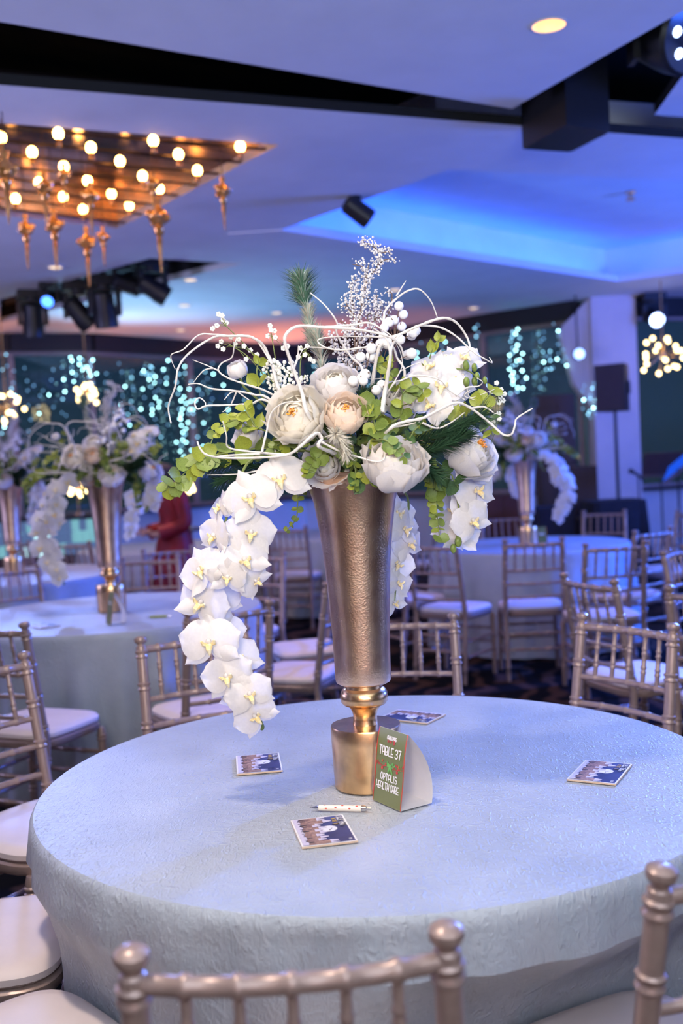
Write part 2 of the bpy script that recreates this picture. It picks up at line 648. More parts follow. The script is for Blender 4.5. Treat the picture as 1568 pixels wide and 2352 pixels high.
# dropped band added along the tray's far edges, standing in for a tint of light
tr = MB()
o1, o0 = grow(tray, 0.34), tray
for k in (3, 4):
    k2 = (k + 1) % n
    q = [o0[k], o0[k2], o1[k2], o1[k]]
    tr.add([(p[0], p[1], HC - 0.008) for p in q] + [(p[0], p[1], HC) for p in q], [(0, 1, 2, 3), (0, 4, 5, 1), (1, 5, 6, 2), (2, 6, 7, 3), (3, 7, 4, 0)])
struct('tint_band', tr.mesh('tint_band', PLASTER, smooth=False))

# copper recess over the bulb chandelier: mirror strips on the lid, copper sides
RD = 0.30
rc = MB()
n = 4
rc.add([(p[0], p[1], HC) for p in rec] + [(p[0], p[1], HC + RD) for p in rec], [(k, (k + 1) % n, n + (k + 1) % n, n + k) for k in range(n)])
recess = struct('ceiling', rc.mesh('ceiling', COPPER, smooth=False))
r0, r1, r2, r3 = [Vector(p) for p in rec]
for k in range(7):
    t0, t1 = k / 7 + 0.006, (k + 1) / 7 - 0.006
    a, b, c, d = r0.lerp(r3, t0), r1.lerp(r2, t0), r1.lerp(r2, t1), r0.lerp(r3, t1)
    s = MB()
    zt = HC + RD - 0.02
    quad = [a, b, c, d]
    s.add([(p.x, p.y, zt) for p in quad] + [(p.x, p.y, zt + 0.015) for p in quad], [(0, 3, 2, 1), (4, 5, 6, 7), (0, 1, 5, 4), (1, 2, 6, 5), (2, 3, 7, 6), (3, 0, 4, 7)])
    ob('mirror_panel', s.mesh('mirror_panel', COPPER, smooth=False), recess)

# window wall
TEAL = glass_mat('tinted_glass', (0.62, 0.68, 0.70), 0.06)
FRAME = mat('window_frame_paint', (0.34, 0.24, 0.22), 0.5, var=0.05, scale=8)
HEAD = mat('black_header', (0.010, 0.008, 0.008), 0.6, var=0.1, scale=5)
SILL = 0.92
HDR = HC - 0.24
wn = 0
kw = MB()
hd = MB()
sl = MB()
for i in range(len(WALLPTS) - 1):
    a, b = Vector(WALLPTS[i]), Vector(WALLPTS[i + 1])
    d = (b - a).normalized()
    nrm = Vector((-d.y, d.x))
    if nrm.y < 0:
        nrm = -nrm
    ang = math.atan2(d.y, d.x)
    ln = (b - a).length
    M = Matrix.Translation((a.x, a.y, 0)) @ Matrix.Rotation(ang, 4, 'Z')
    e = 0.0
    if i != 8:
        kw.box((-e, 0, 0), (ln + e, 0.16, SILL - 0.04), 0, M)
        sl.box((-e, -0.10, SILL - 0.04), (ln + e, 0.18, SILL), 0, M)
        hd.box((-e, -0.10, HDR), (ln + e, 0.16, HC), 0, M)
        np_ = max(1, round(ln / 2.0))
        for k in range(np_):
            wn += 1
            x0, x1 = ln * k / np_, ln * (k + 1) / np_
            win = thing('window_%d' % wn, None, None, (0, 0, 0))
            win['kind'] = 'structure'
            win.matrix_basis = M @ Matrix.Translation((x0, 0, SILL))
            wd, ht = x1 - x0, HDR - SILL
            p = MB()
            p.box((0.03, 0.07, 0.03), (wd - 0.03, 0.08, ht - 0.03))
            ob('pane', (p, TEAL), win)
            f = MB()
            f.box((0, 0.04, 0), (0.045, 0.11, ht))
            f.box((wd - 0.045, 0.04, 0), (wd, 0.11, ht))
            f.box((0.045, 0.04, 0), (wd - 0.045, 0.11, 0.045))
            f.box((0.045, 0.04, ht - 0.045), (wd - 0.045, 0.11, ht))
            ob('window_frame', f.mesh('window_frame', FRAME, smooth=False), win)
struct('wall_far', kw.mesh('wall_far', WALL, smooth=False))
struct('trim_2', hd.mesh('trim_2', HEAD, smooth=False))
struct('trim_3', sl.mesh('trim_3', HEAD, smooth=False))
# column between the two glass runs, with a canted flank
col = MB()
col.box((3.38, 13.72, 0.0), (3.96, 14.2, HC))
struct('trim_4', col.mesh('trim_4', mat('column_paint', (0.66, 0.58, 0.60), 0.7, var=0.03, scale=4), smooth=False))
br = MB()
br.add([(3.38, 13.75, HC), (3.0, 13.95, HC - 0.38), (3.16, 13.9, 2.35), (3.38, 13.75, 2.0), (3.38, 14.1, HC), (3.0, 14.1, HC - 0.38), (3.16, 14.1, 2.35), (3.38, 14.1, 2.0)],
       [(0, 1, 2, 3), (7, 6, 5, 4), (0, 4, 5, 1), (1, 5, 6, 2), (2, 6, 7, 3), (3, 7, 4, 0)])
struct('trim_5', br.mesh('trim_5', MATS['column_paint'], smooth=False))
# added spots with no fixture, giving the far ceiling its sunset glow
for (x, y, tx, ty, pw) in ((-2.9, 14.6, -2.6, 14.1, 115), (-0.7, 16.6, -0.8, 15.9, 340), (1.0, 15.2, 0.9, 15.0, 60), (-5.2, 13.5, -5.1, 13.1, 190)):
    spot('sunset_fill', (x, y, 1.0), (tx, ty, HC), pw, (1.0, 0.32, 0.14), 72, 0.95, 0.15)
# blue uplights on the low wall under the glass
for (x, y, pw) in ((-1.4, 15.9, 9), (0.3, 16.0, 14), (-3.3, 13.9, 6)):
    area('wall_wash', (x, y, 0.15), (x, y + 1.5, 0.9), 0.8, 0.2, pw, (0.03, 0.16, 1.0))
spot('ceiling_sky_fill', (-3.6, 13.4, 1.0), (-1.8, 12.6, HC), 520, (0.28, 0.60, 1.0), 80, 0.9, 0.2)  # added spot with no fixture, tinting the far ceiling sky blue

# ================================================================== ceiling fittings
TRIMW = mat('downlight_trim', (0.75, 0.72, 0.68), 0.5, var=0.03, scale=30)
GLOW = emit('warm_lamp', (1.0, 0.66, 0.34), 5.0)
REFL = mat('glowing_reflector', (0.85, 0.62, 0.36), 0.35, 0.4, var=0.05, scale=20, emis=(1.0, 0.62, 0.30), estr=0.9)  # reflector emits faintly itself, the lamplight on it put into the material


def downlight(px, py, label, big=False):
    p = onz(px, py, HC)
    t = thing('downlight', label, 'downlight', (p.x, p.y, HC), 0, 'round recessed downlights in the ceiling')
    a = MB()
    if big:
        a.lathe([(0.078, -0.004), (0.088, -0.004), (0.088, 0.0), (0.078, 0.0), (0.078, -0.004)], 28, cap=False)
        ob('trim_ring', (a, TRIMW), t)
        b = MB()
        b.lathe([(0.078, 0.0), (0.074, 0.05), (0.062, 0.12), (0.05, 0.125)], 28, cap=False)
        ob('reflector', (b, REFL), t)
        c = MB()
        c.lathe([(0.05, 0.125), (0.03, 0.118), (0.0, 0.116)], 20, cap=False)
        ob('lamp', (c, GLOW), t)
    else:
        a.lathe([(0.062, -0.012), (0.085, -0.008), (0.085, 0.0)], 20, cap=False)
        ob('trim_ring', (a, TRIMW), t)
        c = MB()
        c.lathe([(0.0, -0.010), (0.062, -0.012), (0.062, 0.0)], 20, cap=False)
        ob('lamp', (c, emit('soft_lamp', (1.0, 0.72, 0.46), 1.6)), t)


downlight(1260, 58, 'large round recessed downlight glowing warm in the pale pointed ceiling panel', True)
downlight(1087, 706, 'round downlight beside the black window header near the hanging fairy strand')
for px, py in ((423, 700), (437, 641), (415, 757), (635, 717)):
    downlight(px, py, 'small round warm downlight in the sunset-tinted far ceiling')
downlight(127, 612, 'round downlight in the ceiling behind the hanging amber pendants')
downlight(907, 664, 'round downlight in the ceiling beside the blue tray')

# sprinkler
sp_ = onz(1447, 441, HC + TD)
t = thing('ceiling_sprinkler', 'small brass sprinkler head on the lid of the blue-lit tray ceiling', 'sprinkler', sp_)
a = MB()
a.lathe([(0.05, 0), (0.05, -0.01), (0.015, -0.015), (0.012, -0.06)], 14)
ob('escutcheon', (a, BRASS), t)
a = MB()
a.lathe([(0.045, -0.075), (0.045, -0.07), (0.0, -0.068)], 14)
a.tube([(0.02, 0, -0.03), (0.03, 0, -0.06), (0.02, 0, -0.072)], 0.004, 6)
a.tube([(-0.02, 0, -0.03), (-0.03, 0, -0.06), (-0.02, 0, -0.072)], 0.004, 6)
ob('deflector', (a, BRASS), t)

# ------------------------------------------------------------------ bulb chandelier under the copper recess
DARKMETAL = mat('dark_bronze', (0.05, 0.03, 0.02), 0.35, 0.8, var=0.2, scale=30)
BULB = emit('amber_bulb', (1.0, 0.50, 0.13), 30.0)
AMBER = mat('amber_glass_ornament', (0.95, 0.48, 0.13), 0.14, 0.6, col2=(0.65, 0.26, 0.07), scale=30)
CLEARG = mat('clear_glass_bead', (0.75, 0.62, 0.60), 0.05, 0.5, var=0.2, scale=25)
ch = thing('bulb_chandelier', 'grid of dark rods carrying glowing round bulbs under the copper mirror recess', 'chandelier', (-1.6, 7.0, HC))
CH0 = Vector((-1.6, 7.0, HC))
rods = MB()
for k in range(8):
    t_ = (k + 0.5) / 8
    a, b = r0.lerp(r3, t_), r1.lerp(r2, t_)
    r_ = MB()
    r_.tube([Vector((a.x, a.y, HC + 0.015)) - CH0, Vector((b.x, b.y, HC + 0.015)) - CH0], 0.009, 6)
    ob('rod', (r_, DARKMETAL), ch)
bb = MB()
bb.ball((0, 0, 0), 0.030, 12, 8, sc=(1, 1, 1.12))
bulb_me = bb.mesh('bulb', BULB)
sk = MB()
sk.lathe([(0.012, -0.075), (0.017, -0.07), (0.017, -0.035), (0.012, -0.028)], 10)
sock_me = sk.mesh('socket', BRASS)
bulbs = [(300, 150), (467, 222), (165, 245), (788, 186), (918, 257), (1235, 217), (617, 292), (50, 335), (328, 320), (733, 368), (1015, 340), (450, 392), (200, 402), (820, 435), (573, 460), (325, 475), (80, 485), (427, 540), (665, 520), (5, 170), (-90, 240), (-40, 400), (-130, 330)]
for zx, zy in bulbs:
    p = onz(zx / 2.24, 240 + zy / 2.24, HC - 0.005)
    B = ob('bulb', bulb_me, ch, Matrix.Translation(p + Vector((0, 0, 0.0)) - CH0))
    ob('socket', sock_me, B)
# hanging glass finials
def inside(p, poly):
    c = False
    for i_ in range(len(poly)):
        (xa, ya), (xb, yb) = poly[i_], poly[i_ - 1]
        if (ya > p.y) != (yb > p.y) and p.x < (xb - xa) * (p.y - ya) / (yb - ya) + xa:
            c = not c
    return c


pend_prof = [(0.004, 0.0), (0.012, -0.005), (0.016, -0.02), (0.010, -0.035), (0.014, -0.05), (0.030, -0.065), (0.042, -0.09), (0.034, -0.115), (0.014, -0.13), (0.022, -0.145), (0.018, -0.165), (0.009, -0.18), (0.012, -0.20), (0.010, -0.23), (0.006, -0.30), (0.002, -0.34)]
for i, (px, y0, y1) in enumerate([(510, 405, 527), (361, 452, 622), (197, 520, 655), (57, 492, 617), (122, 480, 618), (235, 520, 612), (205, 418, 540), (100, 395, 520), (145, 375, 470), (10, 345, 512), (350, 395, 500), (-20, 430, 560), (5, 330, 420)]):
    p = onz(px, (y0 + y1) / 2 - (y1 - y0) * 0.9, HC - 0.05)
    dist = p.y
    s_ = (y1 - y0) / F_PX * dist / 0.34
    top = aty(px, y0, dist)
    lab = 'amber blown-glass finial pendant hanging below the bulb chandelier'
    if i == 0:
        lab = 'lone amber glass pendant hanging clear beyond the copper recess corner'
    t = thing('glass_pendant', lab, 'pendant', (top.x, top.y, top.z), 0, 'amber glass pendants under the chandelier')
    a = MB()
    zt_ = HC + RD - 0.02 if inside(top, rec) else HC
    a.tube([(0, 0, 0), (0, 0, zt_ - top.z)], 0.003, 5)
    ob('wire', (a, DARKMETAL), t)
    a = MB()
    a.lathe([(r * s_ * 1.15, z * s_) for r, z in pend_prof], 14)
    ob('finial', (a, AMBER), t)
    for k in range(5):
        an = 2 * PI * k / 5 + i
        a = MB()
        a.ball((0.043 * s_ * math.cos(an), 0.043 * s_ * math.sin(an), -0.09 * s_ + 0.02 * s_ * math.sin(an * 2)), 0.017 * s_, 8, 6)
        ob('glass_bead', (a, CLEARG if k == 0 else AMBER), t)


# ------------------------------------------------------------------ stage lights
def stage_light(loc, aim, s=1.0, lit=None, label='', spin=0.0, top=None):
    t = thing('stage_light', label, 'stage light', loc, spin, 'black moving-head stage lights on the ceiling')
    a = MB()
    a.box((-0.15 * s, -0.10 * s, -0.10 * s), (0.15 * s, 0.10 * s, 0.0))
    a.lathe([(0.07 * s, -0.13 * s), (0.07 * s, -0.10 * s)], 16)
    ob('base', (a, BLACKP), t)
    if top is not None and top - loc[2] > 0.002:
        a = MB()
        a.lathe([(0.03, 0.0), (0.03, top - loc[2])], 10)
        ob('hanger', (a, BLACKP), t)
    for sx in (-1, 1):
        a = MB()
        a.box((sx * 0.135 * s - 0.02 * s, -0.05 * s, -0.38 * s), (sx * 0.135 * s + 0.02 * s, 0.05 * s, -0.12 * s))
        ob('yoke_arm', (a, BLACKP), t)
    a = MB()
    a.box((-0.155 * s, -0.05 * s, -0.15 * s), (0.155 * s, 0.05 * s, -0.125 * s))
    ob('yoke_bridge', (a, BLACKP), t)
    d = Vector(aim).normalized()
    M = Matrix.Translation((0, 0, -0.33 * s)) @ d.to_track_quat('Z', 'Y').to_matrix().to_4x4()
    a = MB()
    a.lathe([(0.07 * s, -0.17 * s), (0.10 * s, -0.15 * s), (0.105 * s, 0.02 * s), (0.115 * s, 0.06 * s), (0.115 * s, 0.17 * s), (0.10 * s, 0.17 * s), (0.095 * s, 0.15 * s)], 22, M=M)
    h = ob('head', (a, BLACKP), t)
    a = MB()
    a.lathe([(0.095 * s, 0.155 * s), (0.06 * s, 0.168 * s), (0.0, 0.172 * s)], 22, M=M, cap=False)
    ob('lens', (a, lit or mat('dark_lens', (0.01, 0.012, 0.03), 0.08)), h)
    return t


LENSW = emit('blue_white_lens', (0.42, 0.56, 1.0), 9.0)
LENSB = emit('blue_lens', (0.05, 0.18, 1.0), 6.0)
p = onz(1500, 672, HC)
stage_light((p.x, p.y, HC - 0.009), (-0.05, -1, -0.35), 0.95, LENSW, 'stage light with a shining round white-blue lens beside the pale column')
for px, py, aim, s, lit, lab, dz in (
        (72, 668, (0.0, 0.2, -1), 1.0, None, 'black moving-head stage light pointing straight down over the window'  , 0.02),
        (110, 650, (-0.3, -0.8, -0.5), 0.62, LENSB, 'stage light shining blue from the black ceiling slot', 0.05),
        (178, 650, (0.7, 0.1, -0.8), 1.0, None, 'black stage light tilted sideways below the slot', 0.02),
        (236, 638, (0.1, 0.1, -1), 1.05, None, 'black stage light with blue-lit flank hanging below the slot', 0.02),
        (288, 628, (1, 0.2, -0.3), 0.8, None, 'small black stage light tucked up in the ceiling slot', 0.16),
        (350, 618, (0.9, -0.1, -0.6), 0.9, None, 'black stage light aimed along the ceiling at the end of the slot', 0.1)):
    p = onz(px, py, HC)
    stage_light((p.x, p.y, HC + dz), aim, s, lit, lab, 0.4, HC + 0.2)
# slot liner the lights hang from
a = MB()
for k in range(len(slot)):
    p, q = slot[k], slot[(k + 1) % len(slot)]
    a.add([(p[0], p[1], HC + 0.06), (q[0], q[1], HC + 0.06), (q[0], q[1], HC + 0.35), (p[0], p[1], HC + 0.35)], [(0, 1, 2, 3)])
a.add([(p[0], p[1], HC + 0.20) for p in slot], [tuple(range(len(slot)))])
struct('ceiling', a.mesh('ceiling', BLACK, smooth=False))
# small black spot mounted at the tray's corner
p = onz(815, 462, HC - 0.035)
t = thing('spot_lamp', 'small black spotlight mounted at the edge of the blue tray', 'spotlight', (p.x, p.y, HC - 0.001))
a = MB()
a.lathe([(0.05, 0), (0.05, -0.02), (0.015, -0.02), (0.015, -0.06)], 14)
ob('mount', (a, BLACKP), t)
a = MB()
M = Matrix.Translation((0.02, 0, -0.11)) @ Vector((0.8, 0.2, -0.6)).to_track_quat('Z', 'Y').to_matrix().to_4x4()
a.lathe([(0.05, -0.12), (0.075, -0.10), (0.08, 0.10), (0.07, 0.11), (0.0, 0.09)], 18, M=M)
ob('head', (a, BLACKP), t)

# black duct box hanging from the near slot, and the big moving head behind it
zb = HC - 0.14
q = [onz(1200, 342, zb), onz(1313, 348, zb), onz(1401, 303, zb), onz(1301, 287, zb)]
a = MB()
a.add([(p.x, p.y, zb) for p in q] + [(p.x, p.y, HC + 0.3) for p in q], [(0, 1, 2, 3), (0, 4, 5, 1), (1, 5, 6, 2), (2, 6, 7, 3), (3, 7, 4, 0), (4, 7, 6, 5)])
box = ob('ceiling_duct_box', a.mesh('ceiling_duct_box', BLACKP, smooth=False))
tag(box, 'black duct box dropping from the dark slot at the panel corner', 'duct')
a = MB()
a.tube([q[0] + Vector((0.02, 0.01, 0.006)), q[1] + Vector((-0.01, 0.01, 0.006))], 0.006, 6)
ob('edge_strip', (a, BLACKP), box)
p = onz(1552, 84, HC + 0.12)
hl = thing('wash_light', 'large black wash light with blue-white lamp dots in the near ceiling slot', 'stage light', (p.x, p.y, HC + 0.5))
M = Matrix.Translation((0, 0, -0.36)) @ Vector((0.45, -0.8, -0.45)).to_track_quat('Z', 'Y').to_matrix().to_4x4()
a = MB()
a.lathe([(0.12, -0.20), (0.17, -0.16), (0.20, 0.0), (0.20, 0.10), (0.18, 0.12)], 24, M=M)
hd_ = ob('head', (a, BLACKP), hl)
a = MB()
a.box((-0.24, -0.06, -0.5), (-0.205, 0.06, -0.1))
a.box((0.205, -0.06, -0.5), (0.24, 0.06, -0.1))
a.box((-0.24, -0.06, -0.14), (0.24, 0.06, -0.1))
ob('yoke', (a, BLACKP), hl)
a = MB()
a.box((-0.2, -0.14, -0.1), (0.2, 0.14, 0.0))
ob('base', (a, BLACKP), hl)
dot = MB()
dot.lathe([(0.026, 0.0), (0.018, 0.012), (0.0, 0.014)], 12, cap=False)
dot_me = dot.mesh('lamp_dot', LENSW)
for k in range(7):
    r = 0 if k == 0 else 0.11
    an = 2 * PI * k / 6
    ob('lamp_dot', dot_me, hd_, M @ Matrix.Translation((r * math.cos(an), r * math.sin(an), 0.121)))
l = bpy.data.lights.new('wash_glow', 'POINT')
l.energy, l.color, l.shadow_soft_size = 6, (0.05, 0.15, 1.0), 0.05
lo = bpy.data.objects.new('wash_glow', l)
C.objects.link(lo)
lo.location = p + Vector((0.12, -0.25, 0.0))

# ================================================================== tables
TR = 0.762
TZ = 0.76
T0 = Vector((0.057, 2.346))
v = onz(258, 1404, TZ)
T1 = Vector((v.x, v.y))
T2 = Vector((-2.42, 7.65))
v = onz(1213, 1250, TZ)
T3 = Vector((v.x, v.y))
T4 = Vector((-0.15, 10.6))
T5 = Vector((2.6, 4.95))
T6 = Vector((-1.75, 9.9))


def table_cloth(c, seats, seed, nth=264, label='', detail=True):
    """round cloth to the floor with soft folds; hollows where chair seats push against it"""
    r = random.Random(seed)
    folds = [(r.uniform(0, 2 * PI), r.choice((11, 14, 17, 23, 29)), r.uniform(0.4, 1)) for _ in range(5)]
    mb = MB()
    rows = []
    rr = [0.0001] + [TR * k / 9 for k in range(1, 9)] + [TR - 0.03, TR - 0.012, TR - 0.004]
    prof = [(x, TZ) for x in rr] + [(TR, TZ - 0.004), (TR + 0.005, TZ - 0.014)]
    zs = [0.73, 0.70, 0.66, 0.61, 0.55, 0.48, 0.40, 0.32, 0.23, 0.14, 0.06, 0.015]
    n = nth
    for j, (x, z) in enumerate(prof):
        row = []
        for k in range(n):
            a = 2 * PI * k / n
            dz = 0.0
            if 0 < x < TR - 0.02 and detail:
                dz = 0.0012 * noise.noise((x * math.cos(a) * 9 + seed, x * math.sin(a) * 9, 0))
            row.append((x * math.cos(a), x * math.sin(a), z + dz))
        rows.append(row)
    for z in zs:
        row = []
        h = (TZ - z) / TZ
        for k in range(n):
            a = 2 * PI * k / n
            f = sum(am * math.cos(fr * a + ph + 0.5 * math.sin(3 * a + ph)) for ph, fr, am in folds) / 2.2
            f = math.copysign(abs(f) ** 0.8, f)
            env = min(1, max(0, h - 0.03) * 3.0) * (0.40 + 0.60 * h)
            x = TR + 0.006 + 0.020 * h + 0.042 * f * env + 0.004 * noise.noise((3 * math.cos(a) + seed, 3 * math.sin(a), z * 9))
            for (sa, hw, rmax) in seats:
                d = (a - sa + PI) % (2 * PI) - PI
                if abs(d) < hw * 1.8 and z < 0.66:
                    k2 = 1 - min(1, max(0, (abs(d) - hw) / (hw * 0.8)))
                    k2 = k2 * k2 * (3 - 2 * k2)
                    kz = min(1, (0.66 - z) / 0.14)
                    # flat seat front: constant distance along the seat axis
                    lim = rmax / max(0.6, math.cos(min(abs(d), hw * 1.2)))
                    if x > lim:
                        x = x + (lim - x) * k2 * kz
            row.append((x * math.cos(a), x * math.sin(a), z))
        rows.append(row)
    vs = [p for row in rows for p in row]
    fs = []
    for j in range(len(rows) - 1):
        for k in range(n):
            fs.append((j * n + k, (j + 1) * n + k, (j + 1) * n + (k + 1) % n, j * n + (k + 1) % n))
    mb.add(vs, fs)
    o = ob('tablecloth', (mb, CLOTH))
    o.location = (c.x, c.y, 0)
    tag(o, label, 'tablecloth', 'crushed silver-blue tablecloths to the floor')
    return o


def round_table(c, label):
    t = thing('banquet_table', label, 'table', (c.x, c.y, 0), 0, 'round banquet tables under their cloths')
    a = MB()
    a.lathe([(TR - 0.03, TZ - 0.03), (TR - 0.012, TZ - 0.027), (TR - 0.012, TZ - 0.008), (TR - 0.03, TZ - 0.006)], 40)
    ob('tabletop', (a, WOOD), t)
    for k in range(4):
        an = PI / 4 + k * PI / 2
        a = MB()
        a.tube([(0.40 * math.cos(an), 0.40 * math.sin(an), 0), (0.36 * math.cos(an), 0.36 * math.sin(an), TZ - 0.03)], 0.016, 8)
        ob('leg', (a, BLACKP), t)


# ================================================================== chiavari chair
def ringed(p0, p1, r, rings, end=0.9):
    """a turned stick from p0 to p1 with double bamboo rings at the given fractions"""
    p0, p1 = Vector(p0), Vector(p1)
    ln = (p1 - p0).length
    ts = [(0.0, r * end), (0.04, r)]
    for f in rings:
        for d, k in ((-0.014, 1.0), (-0.010, 1.28), (-0.006, 1.28), (-0.002, 1.05), (0.002, 1.05), (0.006, 1.28), (0.010, 1.28), (0.014, 1.0)):
            ts.append((f + d / ln, r * k))
    ts += [(0.96, r), (1.0, r * end)]
    ts.sort()
    return [p0.lerp(p1, t) for t, _ in ts], [k for _, k in ts]


def bowed(x0, x1, y, z, bow, r, nodes, n=10):
    pts, rad = [], []
    tt = sorted(set([k / 12 for k in range(13)]) | set(f + d for f in nodes for d in (-0.022, -0.012, 0.012, 0.022)))
    for t in tt:
        x = x0 + (x1 - x0) * t
        near = any(abs(t - f) < 0.015 for f in nodes)
        pts.append((x, y - bow * 4 * t * (1 - t), z))
        rad.append(r * (1.22 if near else 1.0))
    return pts, rad


def post_y(z):
    return -0.195 - 0.07 * max(0, (z - 0.43) / 0.47) ** 1.1 if z > 0.43 else -0.195 - 0.045 * (0.43 - z) / 0.43


def post_x(z):
    return 0.190 - 0.008 * max(0, (z - 0.43) / 0.47) if z > 0.43 else 0.190


def make_chair():
    t = thing('chiavari_chair', 'x', 'chair')
    for sx in (-1, 1):
        pts, rad = [], []
        rings = [0.10, 0.24, 0.37, 0.50, 0.635, 0.76, 0.865]
        zz = sorted([(z, 1.0) for z in (0.0, 0.04, 0.16, 0.30, 0.43, 0.46, 0.57, 0.70, 0.81)] +
                    [(z + d, k) for z in rings for d, k in ((-0.014, 1), (-0.010, 1.26), (-0.006, 1.26), (-0.002, 1.04), (0.002, 1.04), (0.006, 1.26), (0.010, 1.26), (0.014, 1))])
        for z, k in zz:
            pts.append((sx * post_x(z), post_y(z), z))
            tp = 0.0135 + 0.0035 * min(1, z / 0.3) if z < 0.3 else 0.017
            rad.append(tp * k)
        z = 0.89
        for z, r in ((0.890, 0.0165), (0.894, 0.012), (0.900, 0.0125), (0.904, 0.019), (0.910, 0.0215), (0.918, 0.0205), (0.923, 0.014), (0.925, 0.004)):
            pts.append((sx * post_x(z), post_y(z), z))
            rad.append(r)
        a = MB()
        a.tube(pts, rad, 12)
        ob('back_post', (a, CHAIR), t)
        a = MB()
        p, r = ringed((sx * 0.192, 0.150, 0.0), (sx * 0.188, 0.150, 0.415), 0.0165, (0.30, 0.62, 0.90), 0.75)
        a.tube(p, r, 10)
        ob('front_leg', (a, CHAIR), t)
        for z in (0.17, 0.27):
            a = MB()
            p, r = ringed((sx * 0.191, post_y(z), z), (sx * 0.191, 0.150, z), 0.0095, (0.33, 0.66))
            a.tube(p, r, 8)
            ob('side_stretcher', (a, CHAIR), t)
    for z, r, nodes in ((0.878, 0.0125, (0.167, 0.333, 0.5, 0.667, 0.833)), (0.715, 0.0095, (0.167, 0.333, 0.5, 0.667, 0.833)), (0.628, 0.0095, (0.25, 0.5, 0.75)), (0.541, 0.0095, (0.25, 0.5, 0.75))):
        a = MB()
        p, rr = bowed(-post_x(z), post_x(z), post_y(z), z, 0.028, r, nodes)
        a.tube(p, rr, 10)
        ob('back_rail', (a, CHAIR), t)
    for k in range(5):
        f = (k + 1) / 6
        x0 = -post_x(0.878) + 2 * post_x(0.878) * f
        x1 = -post_x(0.715) + 2 * post_x(0.715) * f
        bw = 0.028 * 4 * f * (1 - f)
        a = MB()
        p, r = ringed((x1, post_y(0.715) - bw, 0.72), (x0, post_y(0.878) - bw, 0.872), 0.0072, (0.28, 0.66))
        a.tube(p, r, 8)
        ob('back_slat', (a, CHAIR), t)
    for y, z in ((0.150, 0.22), (0.150, 0.31), (post_y(0.20), 0.20), (post_y(0.30), 0.30)):
        a = MB()
        p, r = ringed((-0.19, y, z), (0.19, y, z), 0.0095, (0.25, 0.5, 0.75))
        a.tube(p, r, 8)
        ob('stretcher', (a, CHAIR), t)

    def seat_outline(grow_, n=32):
        out = []
        for k in range(n):
            an = 2 * PI * k / n
            ca, sa = math.cos(an), math.sin(an)
            x = math.copysign(abs(ca) ** 0.45, ca)
            y = math.copysign(abs(sa) ** 0.45, sa)
            wx = 0.205 - 0.012 * (1 - y) / 2
            out.append((x * (wx + grow_), -0.015 + y * (0.190 + grow_)))
        return out
    a = MB()
    o_ = seat_outline(0)
    n = len(o_)
    o2 = seat_outline(-0.02)
    vs = [(x, y, 0.41) for x, y in o_] + [(x, y, 0.418) for x, y in seat_outline(0.006)] + [(x, y, 0.436) for x, y in seat_outline(0.006)] + [(x, y, 0.442) for x, y in o_] + [(x, y, 0.41) for x, y in o2]
    fs = []
    for j in range(3):
        fs += [(j * n + k, j * n + (k + 1) % n, (j + 1) * n + (k + 1) % n, (j + 1) * n + k) for k in range(n)]
    fs.append(tuple(range(3 * n, 4 * n)))
    fs.append(tuple(range(n - 1, -1, -1)))
    a.add(vs[:4 * n], fs)
    ob('seat_frame', (a, CHAIR), t)
    a = MB()
    rows = [(-0.006, 0.443), (0.004, 0.452), (0.005, 0.466), (-0.004, 0.477), (-0.03, 0.484), (-0.09, 0.489), (-0.15, 0.491)]
    vs = []
    for g, z in rows:
        vs += [(x, y, z) for x, y in seat_outline(g)]
    fs = []
    for j in range(len(rows) - 1):
        fs += [(j * n + k, j * n + (k + 1) % n, (j + 1) * n + (k + 1) % n, (j + 1) * n + k) for k in range(n)]
    fs.append(tuple(range((len(rows) - 1) * n, len(rows) * n)))
    fs.append(tuple(range(n - 1, -1, -1)))
    a.add(vs, fs)
    ob('seat_cushion', (a, CUSHION), t)
    return t


BACK_Y = post_y(0.9)
proto = make_chair()
used = [False]
SEATS = {}


def chair(mid, face, label, table=None):
    """mid: plan point midway between the post tops; face: angle of the sitter's gaze"""
    o = proto if not used[0] else copy_tree(proto)
    used[0] = True
    f = Vector((math.cos(face), math.sin(face)))
    p = Vector(mid[:2]) - f * BACK_Y
    o.location = (p.x, p.y, 0)
    o.rotation_euler = (0, 0, face - PI / 2)
    tag(o, label, 'chair', 'champagne chiavari chairs with ivory cushions')
    if table is not None:
        key, tc_ = table
        dv = p + f * 0.18 - tc_
        SEATS.setdefault(key, []).append((math.atan2(dv.y, dv.x), 0.24 / max(0.5, dv.length), dv.length - 0.012 - 0.0))
    return o


def chair_at(tab, deg, r, label, turn=0.0):
    key, c = tab
    a = math.radians(deg)
    mid = c + Vector((math.cos(a), math.sin(a))) * r
    return chair(mid, a + PI + math.radians(turn), label, tab)


t0, t1, t2, t3, t4, t5, t6 = (('t0', T0), ('t1', T1), ('t2', T2), ('t3', T3), ('t4', T4), ('t5', T5), ('t6', T6))
FT = 'the table with the green table card'
